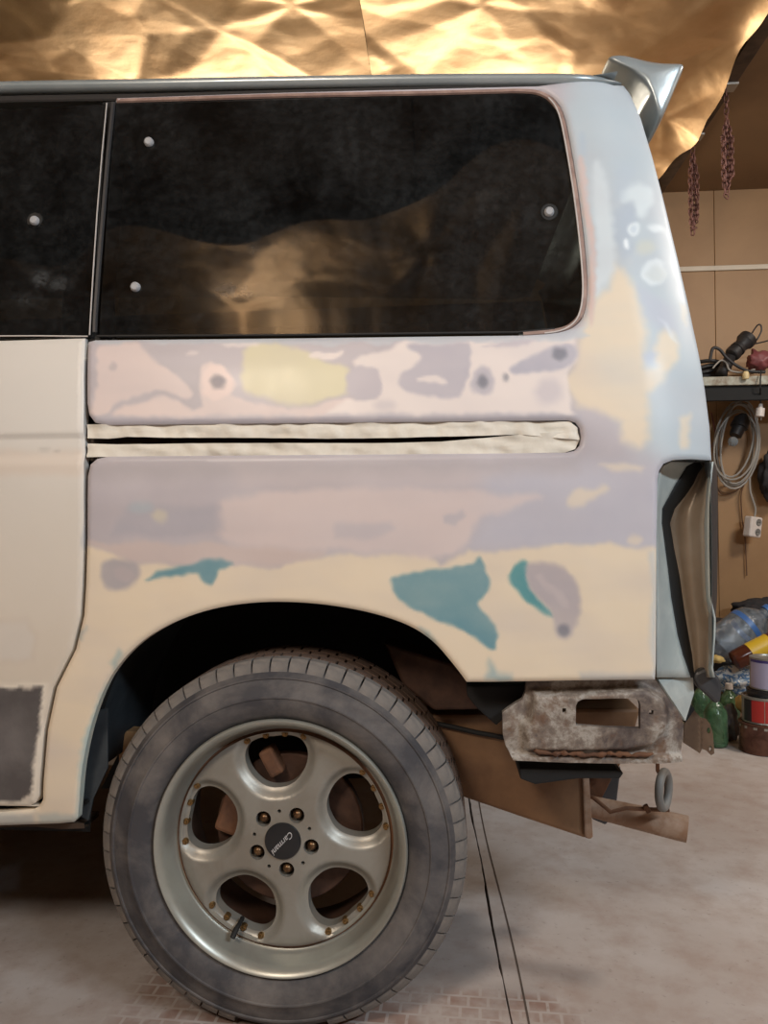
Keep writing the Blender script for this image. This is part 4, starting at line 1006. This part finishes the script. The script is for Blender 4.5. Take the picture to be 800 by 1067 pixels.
# ---- shelf and what lies on it
MT['shelfedge'] = mat('pale_worn_shelf_edge', (166, 168, 156), .6, var=(120, 104, 84), vscale=22)
MT['blackcable'] = mat('black_cable', (30, 28, 30), .55)
MT['greycable'] = mat('grey_cable', (150, 146, 140), .5)
MT['whitepl'] = mat('white_plastic', (208, 200, 194), .4)
MT['maroon'] = mat('maroon_plastic', (112, 56, 58), .5, var=(132, 76, 78), vscale=18)
MT['yellowpl'] = mat('pale_yellow_plastic', (206, 186, 140), .5)
MT['tan'] = mat('tan_wood_handle', (170, 136, 104), .55)
SY = 2.42
pz0 = at(770, 392, SY); pz1 = at(770, 401, SY); pz2 = at(770, 417, SY+.02)
xa, xb = .75, 2.6
sh = thing('wall_shelf', 'worn pale-edged shelf with dark apron on the brown wall', 'shelf', (1.7, 2.6, pz1.z))
box('shelf_board', (xa, SY, pz1.z), (xb, YF-.014, pz0.z), MT['shelfedge'], sh)
box('shelf_apron', (xa, SY+.02, pz2.z), (xb, SY+.05, pz1.z), MT['inner'], sh)
for x in (1.0, 2.3): box('shelf_bracket', (x, SY+.05, pz2.z-.10), (x+.035, YF-.014, pz1.z), MT['beam'], sh)
zs = pz0.z
def coil(name, c, rx, ry, n, r, m, tilt, seed, label, cat, plane='xy', turns_jit=.15, parent=None):
    rr = random.Random(seed); P = []
    for i in range(n*22+1):
        t = 2*PI*i/22; k_ = i//22; jr = 1+turns_jit*math.sin(k_*2.4+seed)+.04*math.sin(3*t+k_)
        a, b = rx*jr*math.cos(t), ry*jr*math.sin(t)
        dpt = (k_*r*1.6+r*math.sin(t*2+k_))
        if plane == 'xy': P.append(Vector(c)+Vector((a, b, dpt)))
        else: P.append(Vector(c)+Vector((a+.01*math.sin(k_*1.9+seed), -dpt, b+.018*math.sin(k_*2.7+seed))))
    return tube(name, P, r, m, parent, 6, label=label, cat=cat)
cA = at(745, 380, 2.56)
coil('cable_bundle', (cA.x-.02, 2.66, zs+.010), .095, .075, 6, .011, MT['blackcable'], 0, 2, 'black cable bundle heaped on the left end of the shelf', 'cable')
P = [at(735, 378, 2.5), at(738, 366, 2.5), at(745, 367, 2.5), at(752, 375, 2.5), at(762, 383, 2.5), at(775, 389, 2.5), at(792, 390, 2.5)]
P = [Vector((q.x, 2.438+.001*i, max(q.z, zs+.012)-.0)) for i, q in enumerate(P)]
tube('power_cord', [Vector(q) for q in catmull([tuple(q) for q in P], 6)], .008, MT['blackcable'], label='thick black cord looping over the shelf front beside the cable bundle', cat='cable', n=8)
P = [at(742, 384, 2.46), at(750, 376, 2.46), at(756, 378, 2.46), at(760, 386, 2.46), at(772, 388, 2.46), at(786, 385, 2.46)]
tube('thin_wire', [Vector(q) for q in catmull([(q.x, 2.455, max(q.z, zs+.006)) for q in P], 6)], .004, MT['greycable'], label='thin grey wire lying in front of the black cables on the shelf', cat='wire', n=6)
g0, g1 = at(762, 370, 2.50), at(780, 352, 2.53); ga = (g1-g0)
gt = thing('angle_grinder', 'black power tool with ridged handle propped up on the shelf', 'power tool', (g0.x, 2.56, zs))
prof_g = []
V, Fs = tube_geo([g0+ga*t for t in (-.05, 0, .05, .2, .22, .3, .32, .45, .5, .72, .76, .98, 1.02)], [.022, .034, .038, .038, .033, .033, .038, .036, .030, .040, .045, .045, .034], 16)
o = obj('tool_body', V, Fs, MT['blackcable'], gt, smooth=True); sharp(o.data, 30)
g2 = g0-ga*.05; V, Fs = tube_geo([g2, Vector((g2.x-.03, g2.y, zs+.05)), Vector((g2.x-.05, g2.y-.01, zs+.022))], [.026, .03, .028], 12); o = obj('tool_head', V, Fs, MT['blackcable'], gt, smooth=True)
cp = [g1, at(784, 346, 2.6), at(789, 339, 2.6), at(792.5, 339, 2.6), at(793, 345, 2.6), at(789, 353, 2.6), at(785, 358, 2.58), at(792, 357, 2.57), at(800, 355, 2.56)]
tube('tool_cord', [Vector(q) for q in catmull([tuple(q) for q in cp], 6)], .004, MT['blackcable'], gt, 6)
c0 = at(792, 372, 2.52); lump('cloth_bundle', (c0.x+.035, 2.62, c0.z-.002), (.066, .06, .056), MT['maroon'], amp=.5, fs=2.6, seed=3, sub=3, flat=zs+.004, label='maroon lumpy cloth bundle at the right end of the shelf', cat='bundle')
tube('wooden_stick', [Vector((at(757, 376, 2.48).x, 2.475, zs+.024)), Vector((at(784, 374, 2.48).x, 2.475, zs+.030))], [.010, .012], MT['tan'], label='tan wooden stick lying between the black cables on the shelf', cat='stick', n=10)
q = at(776.5, 392, SY-.012)
lathe('plug_cap', [(0, .022), (.010, .022), (.0135, .016), (.0155, 0), (.013, -.014), (0, -.016)], MT['yellowpl'], axis='z', n=16, c=(q.x, SY-.017, q.z), label='pale yellow plug hanging on the shelf edge', cat='plug')
# hanging coil, lamp holder, plug, socket
cc = at(768, 463, 2.70)
hk = tube('cable_coil', [Vector((cc.x+(.098*(1+.12*math.sin(kk*2.2)))*math.cos(t)+.012*math.sin(kk*1.7)+.02*math.sin(t), 2.735-.008*kk+.006*math.sin(2*t+kk), cc.z+(.205*(1+.10*math.sin(kk*1.6+1)))*math.sin(t)+.02*math.sin(kk*2.9)))
      for i in range(7*26+1) for kk, t in [(i/26.0, 2*PI*i/26.0+1.2)]], .0048, MT['greycable'], n=6, label='grey electric cable coiled on the wall below the shelf', cat='cable')
P = [at(788, 440, 2.66), at(786, 452, 2.66), at(776, 462, 2.66), at(764, 470, 2.66)]
cord = catmull([tuple(q) for q in [at(781, 498, 2.70), at(781.5, 511, 2.695), at(784, 520, 2.69), at(787, 530, 2.69), at(786, 539, 2.69)]], 6)
sk = thing('socket_block', 'white double socket block dangling from the grey cable', 'socket', tuple(at(784, 560, 2.69)))
so = at(784, 549, 2.69)
bm = bmesh.new(); boxbm(bm, (so.x, 2.69, so.z), (.082, .048, .105), Matrix.Rotation(.12, 3, 'Y') @ Matrix.Rotation(.5, 3, 'Z')); bmobj('socket_body', bm, MT['whitepl'], sk, bevel=.008)
Rm = Matrix.Rotation(.12, 3, 'Y') @ Matrix.Rotation(.5, 3, 'Z')
for dz in (.025, -.025):
    o = lathe('socket_hole', [(.0, -.001), (.013, -.001), (.017, -.004), (.019, 0)], MT['grey'], sk, 16); xform(o, Vector((so.x, 2.69, so.z))+Rm @ Vector((.012, -.0245, dz)), Rm)
    for dx in (-.006, .006):
        o = lathe('pin_hole', [(.0, -.0018), (.003, -.0018), (.003, 0)], MT['black'], sk, 8); xform(o, Vector((so.x, 2.69, so.z))+Rm @ Vector((.012+dx, -.0245, dz)), Rm)
tube('socket_cord', [Vector(q) for q in cord], .0045, MT['greycable'], sk, 6)
wp_ = thing('mains_plug', 'white mains plug hanging on a black cord below the shelf', 'plug', tuple(at(792, 436, 2.66)))
a_, b_ = at(792.5, 421, 2.5), at(791, 434, 2.5)
V, Fs = tube_geo([a_, a_+(b_-a_)*.3, a_+(b_-a_)*.34, b_], [.009, .012, .021, .022], 12); o = obj('plug_body', V, Fs, MT['whitepl'], wp_, smooth=True); sharp(o.data, 30)
for dx in (-.008, .008): tube('plug_pin', [b_+Vector((dx, 0, 0)), b_+Vector((dx, 0, -.018))], .0024, MT['galv'], wp_, 6)
tube('plug_cord', [at(793, 385, 2.41), at(792, 395, 2.395), at(792, 404, 2.40), at(792.5, 421, 2.5)], .0035, MT['blackcable'], wp_, 6)
lh = thing('lamp_holder', 'black bulb holder with clear bulb inside the coiled grey cable', 'lamp', tuple(at(766, 464, 2.68)))
a_, b_ = at(775, 432, 2.66), at(766, 454, 2.64)
V, Fs = tube_geo([a_, a_+(b_-a_)*.25, a_+(b_-a_)*.6, a_+(b_-a_)*.62, b_], [.018, .040, .044, .034, .030], 16); o = obj('holder', V, Fs, MT['blackcable'], lh, smooth=True); sharp(o.data, 30)
MT['bulb'] = mat('clear_bulb_glass', (200, 214, 224), .08, trans=.8, ior=1.45)
bb = at(763.5, 460, 2.63); bm = bmesh.new(); bmesh.ops.create_uvsphere(bm, u_segments=16, v_segments=10, radius=.025); bmesh.ops.translate(bm, vec=bb, verts=bm.verts); bmobj('bulb', bm, MT['bulb'], lh, smooth=True)
MT['wiredark'] = mat('brown_thin_wire', (96, 66, 48), .6)
tube('brown_wire', [Vector(q) for q in catmull([tuple(at(*q, 2.77)) for q in [(746, 505), (752, 515), (766, 512), (776, 502), (772, 515), (773, 540), (776, 560), (778, 600)]], 6)], .003, MT['wiredark'], label='thin brown wire trailing down the wall below the coiled cable', cat='wire', n=6)
tube('red_wire', [Vector(q) for q in catmull([tuple(at(*q, 2.77)) for q in [(741, 430), (744, 445), (745, 455), (741, 466)]], 5)], .003, MT['maroon'], label='short red wire beside the coiled cable, next to the minivan pillar', cat='wire', n=6)
MT['darkcloth'] = mat('black_cloth', (34, 32, 34), .85, var=(54, 50, 52), vscale=20)
q = at(806, 497, 2.70); lump('work_jacket', (q.x, 2.70, q.z), (.07, .06, .14), MT['darkcloth'], amp=.3, fs=2.2, seed=8, sub=4, label='black jacket hanging on the wall at the right edge', cat='jacket')

# ---- heap on the floor at the right
def pet(name, tint, haze, hz):
    k = NT(name); tr = k.n('ShaderNodeBsdfTransparent'); tr.inputs[0].default_value = lin(tint)+(1,)
    gl = k.n('ShaderNodeBsdfGlossy'); gl.inputs['Roughness'].default_value = .12; df = k.n('ShaderNodeBsdfDiffuse'); df.inputs[0].default_value = lin(haze)+(1,)
    fr = k.n('ShaderNodeFresnel'); fr.inputs[0].default_value = 1.5; a = k.n('ShaderNodeMixShader'); b = k.n('ShaderNodeMixShader')
    f = k.noise(40, 4); k.bump(f, .5, .01); k.l(k.ramp(f, [(.35, (hz*.5,)*3), (.7, (hz*1.5,)*3)]), a.inputs[0])
    bp = k.n('ShaderNodeBump'); bp.inputs['Strength'].default_value = .5; bp.inputs['Distance'].default_value = .008; k.l(f, bp.inputs['Height']); k.l(bp.outputs[0], gl.inputs['Normal'])
    k.l(tr.outputs[0], a.inputs[1]); k.l(df.outputs[0], a.inputs[2]); k.l(fr.outputs[0], b.inputs[0]); k.l(a.outputs[0], b.inputs[1]); k.l(gl.outputs[0], b.inputs[2]); k.l(b.outputs[0], k.out.inputs[0])
    return k.m
MT['greenpet'] = pet('green_bottle_plastic', (176, 208, 172), (120, 164, 124), .30)
MT['palepet'] = pet('clear_bottle_plastic', (228, 232, 236), (190, 204, 218), .22)
MT['bluelabel'] = mat('blue_bottle_label', (64, 106, 168), .35)
MT['brownpet'] = mat('brown_bottle_plastic', (98, 52, 36), .15, trans=.4, ior=1.3)
MT['yellowlabel'] = mat('yellow_bottle_label', (206, 170, 44), .4)
MT['darkblue'] = mat('dark_blue_plastic', (40, 44, 90), .35)
MT['whitebag'] = mat('white_plastic_bag', (182, 178, 170), .45, var=(150, 146, 140), vscale=20)
k = NT('blue_printed_bag'); f = k.noise(34, 3, .5, dist=1.2); k.l(k.ramp(f, [(.44, lin((188, 190, 188))), (.47, lin((78, 112, 148))), (.56, lin((60, 92, 124))), (.6, lin((170, 178, 180)))], 'CONSTANT'), k.b.inputs['Base Color']); k.b.inputs['Roughness'].default_value = .4; MT['printbag'] = k.m
MT['greyrag'] = mat('grey_rag', (112, 106, 106), .85, var=(86, 82, 84), vscale=24)
MT['tinmetal'] = mat('tin_can_metal', (170, 168, 160), .35, .7)
MT['redlabel'] = mat('red_can_label', (178, 48, 42), .4)
MT['blacklabel'] = mat('black_can_label', (30, 28, 30), .4)
MT['lilaclabel'] = mat('lilac_can_label', (176, 170, 196), .4)
MT['purple'] = mat('purple_can_label', (70, 60, 120), .4)
MT['jar'] = mat('murky_jar_plastic', (120, 84, 70), .25, trans=.35, ior=1.3, var=(90, 60, 50), vscale=22)
MT['ochre'] = mat('ochre_sponge', (196, 168, 104), .8)
def bottle_prof(R, H, neck=.30):
    return [(0, 0), (R*.6, 0), (R*.92, .004), (R, .02), (R, H*.30), (R*.965, H*.33), (R, H*.36), (R, H*.62), (R*.9, H*.72), (R*.55, H*.84), (R*neck, H*.90), (R*neck, H*.96), (R*neck*.98, H)]
def bottle(name, label, base, R, H, m, capm, rot=None, band_=None, group=None):
    t = thing(name, label, 'bottle', base, group)
    parts = [('bottle_body', bottle_prof(R, H), m), ('bottle_cap', [(0, H+.012), (R*.34, H+.012), (R*.36, H+.008), (R*.36, H-.012), (R*.3, H-.012)], capm)]
    if band_: parts.append(('bottle_label', [(R*1.012, H*band_[0]), (R*1.012, H*band_[1])], band_[2]))
    for nm, pr, mm in parts:
        o = lathe(nm, pr, mm, t, 28, axis='z'); xform(o, base, rot)
    return t
gr = 'green plastic bottles beside the minivan rear'
b1 = atz(746, 777); bottle('plastic_bottle', 'tall green plastic bottle standing nearest, below the dark lamp opening', (b1.x, b1.y, 0), .047, .205, MT['greenpet'], MT['whitepl'], group=gr)
b2 = atz(731, 758); bottle('plastic_bottle', 'green plastic bottle furthest left, half hidden by the minivan', (b2.x, b2.y, 0), .045, .20, MT['greenpet'], MT['whitepl'], group=gr)
b3 = atz(760, 762); bottle('plastic_bottle', 'green plastic bottle standing behind, right of the other green bottles', (b3.x, b3.y, 0), .045, .20, MT['greenpet'], MT['whitepl'], group=gr)
def can(name, label, base, R, H, m, band_=None, sect=None):
    t = thing(name, label, 'can', base)
    o = lathe('can_body', [(0, 0), (R*.97, 0), (R*1.02, .003), (R, .007), (R, H-.008), (R*1.03, H-.005), (R*1.02, H), (R*.9, H), (R*.88, H-.005), (0, H-.005)], m, t, 36, axis='z'); xform(o, base)
    for (a0, a1, z0_, z1_, mm) in (sect or []):
        V = []; n_ = 14
        for i in range(n_+1):
            a = math.radians(a0+(a1-a0)*i/n_); V += [(base[0]+R*1.012*math.cos(a), base[1]+R*1.012*math.sin(a), base[2]+H*z0_), (base[0]+R*1.012*math.cos(a), base[1]+R*1.012*math.sin(a), base[2]+H*z1_)]
        obj('can_label', V, [(2*i, 2*i+2, 2*i+3, 2*i+1) for i in range(n_)], mm, t, smooth=True)
    return t
jb = atz(801, 787); Rj = .088
can('storage_jar', 'wide murky brown jar with pale lid at the bottom of the can stack', (jb.x, jb.y+.06, 0), Rj, .120, MT['jar'], sect=[(0, 360, .84, .92, MT['tinmetal'])])
can('paint_can', 'red and black labelled paint can standing on the brown jar', (jb.x+.006, jb.y+.06, .1205), Rj*.92, .105, MT['tinmetal'], sect=[(188, 216, .08, .9, MT['blacklabel']), (216, 250, .08, .9, MT['redlabel']), (252, 292, .08, .9, MT['redlabel']), (292, 350, .08, .9, MT['whitepl'])])
can('paint_tin', 'flat dark tin standing on the red labelled can', (jb.x+.014, jb.y+.06, .226), Rj*.8, .026, MT['blacklabel'])
can('primer_can', 'lilac labelled can on top of the can stack', (jb.x+.03, jb.y+.06, .2525), Rj*.82, .128, MT['tinmetal'], sect=[(180, 350, .06, .86, MT['lilaclabel']), (180, 350, .86, .97, MT['purple'])])
q = at(770, 760, 1.9); lump('grey_rag', (at(766.5, 760, 1.9)  .x, 1.97, .075), (.034, .05, .085), MT['greyrag'], amp=.4, fs=1.8, seed=12, label='crumpled grey rag on the floor between green bottles and the jar', cat='rag')
q = at(778, 735, 1.95); lump('ochre_sponge', (q.x, 1.98, q.z), (.034, .05, .04), MT['ochre'], amp=.15, seed=4, sub=3, label='small ochre sponge above the grey rag, left of the red can', cat='sponge')
MT['card'] = mat('brown_cardboard', (120, 96, 74), .8)
xa_, xb_ = at(752, 740, 2.16).x, at(818, 740, 2.16).x
box('cardboard_box', (xa_, 2.17, 0), (xb_, 2.42, .120), MT['card'], bevel=.003, label='low brown cardboard box behind the green bottles, under the printed bag', cat='box')
lump('rubbish_sack', ((xa_+xb_)/2+.03, 2.585, .21), (.25, .15, .25), MT['darkcloth'], amp=.2, fs=1.6, seed=5, label='black rubbish sack against the wall behind the heap of bottles', cat='sack')
q = at(764, 709, 2.22); lump('printed_bag', (q.x+.02, 2.27, .195), (.125, .065, .066), MT['printbag'], amp=.35, fs=2.2, seed=6, label='white plastic bag with blue print lying on the cardboard box', cat='bag')
q = at(788, 693, 2.30); lump('white_bag', (q.x+.03, 2.37, .222), (.075, .045, .075), MT['whitebag'], amp=.4, fs=2.4, seed=9, label='crumpled white plastic bag under the yellow-labelled bottle', cat='bag')
q = at(747, 688, 2.19); lump('yellow_wrapper', (q.x, 2.20, q.z+.004), (.034, .03, .018), MT['ochre'], amp=.5, fs=3, seed=10, sub=3, label='small yellow wrapper on the left end of the printed bag', cat='wrapper')
q = at(800, 634, 2.62); lump('dark_bag', (q.x, 2.64, q.z-.015), (.17, .10, .075), MT['darkcloth'], amp=.35, fs=2, seed=14, label='dark crumpled bag on top of the heap against the wall', cat='bag')
q = at(808, 640, 2.28); lump('grey_plastic_bag', (q.x+.135, 2.33, q.z-.02), (.08, .07, .075), MT['greyrag'], amp=.45, fs=2.6, seed=15, label='crumpled grey bag at the right edge, right of the blue-banded bottle', cat='bag')
# bottles lying on the heap
q0, q1 = at(746, 676, 2.33), at(790, 644, 2.36); d_ = (q1-q0).normalized(); rot = d_.to_track_quat('Z', 'Y').to_matrix()
bottle('water_bottle', 'large clear plastic bottle with blue band lying on the heap', tuple(q0), .092, .31, MT['palepet'], MT['bluelabel'], rot, (.52, .60, MT['bluelabel']))
q0, q1 = at(764, 689, 2.19), at(806, 668, 2.20); d_ = (q1-q0).normalized(); rot = d_.to_track_quat('Z', 'Y').to_matrix()
bottle('drink_bottle', 'brown plastic bottle with yellow label lying on the heap', tuple(q0), .046, .30, MT['brownpet'], MT['darkblue'], rot, (.26, .60, MT['yellowlabel']))
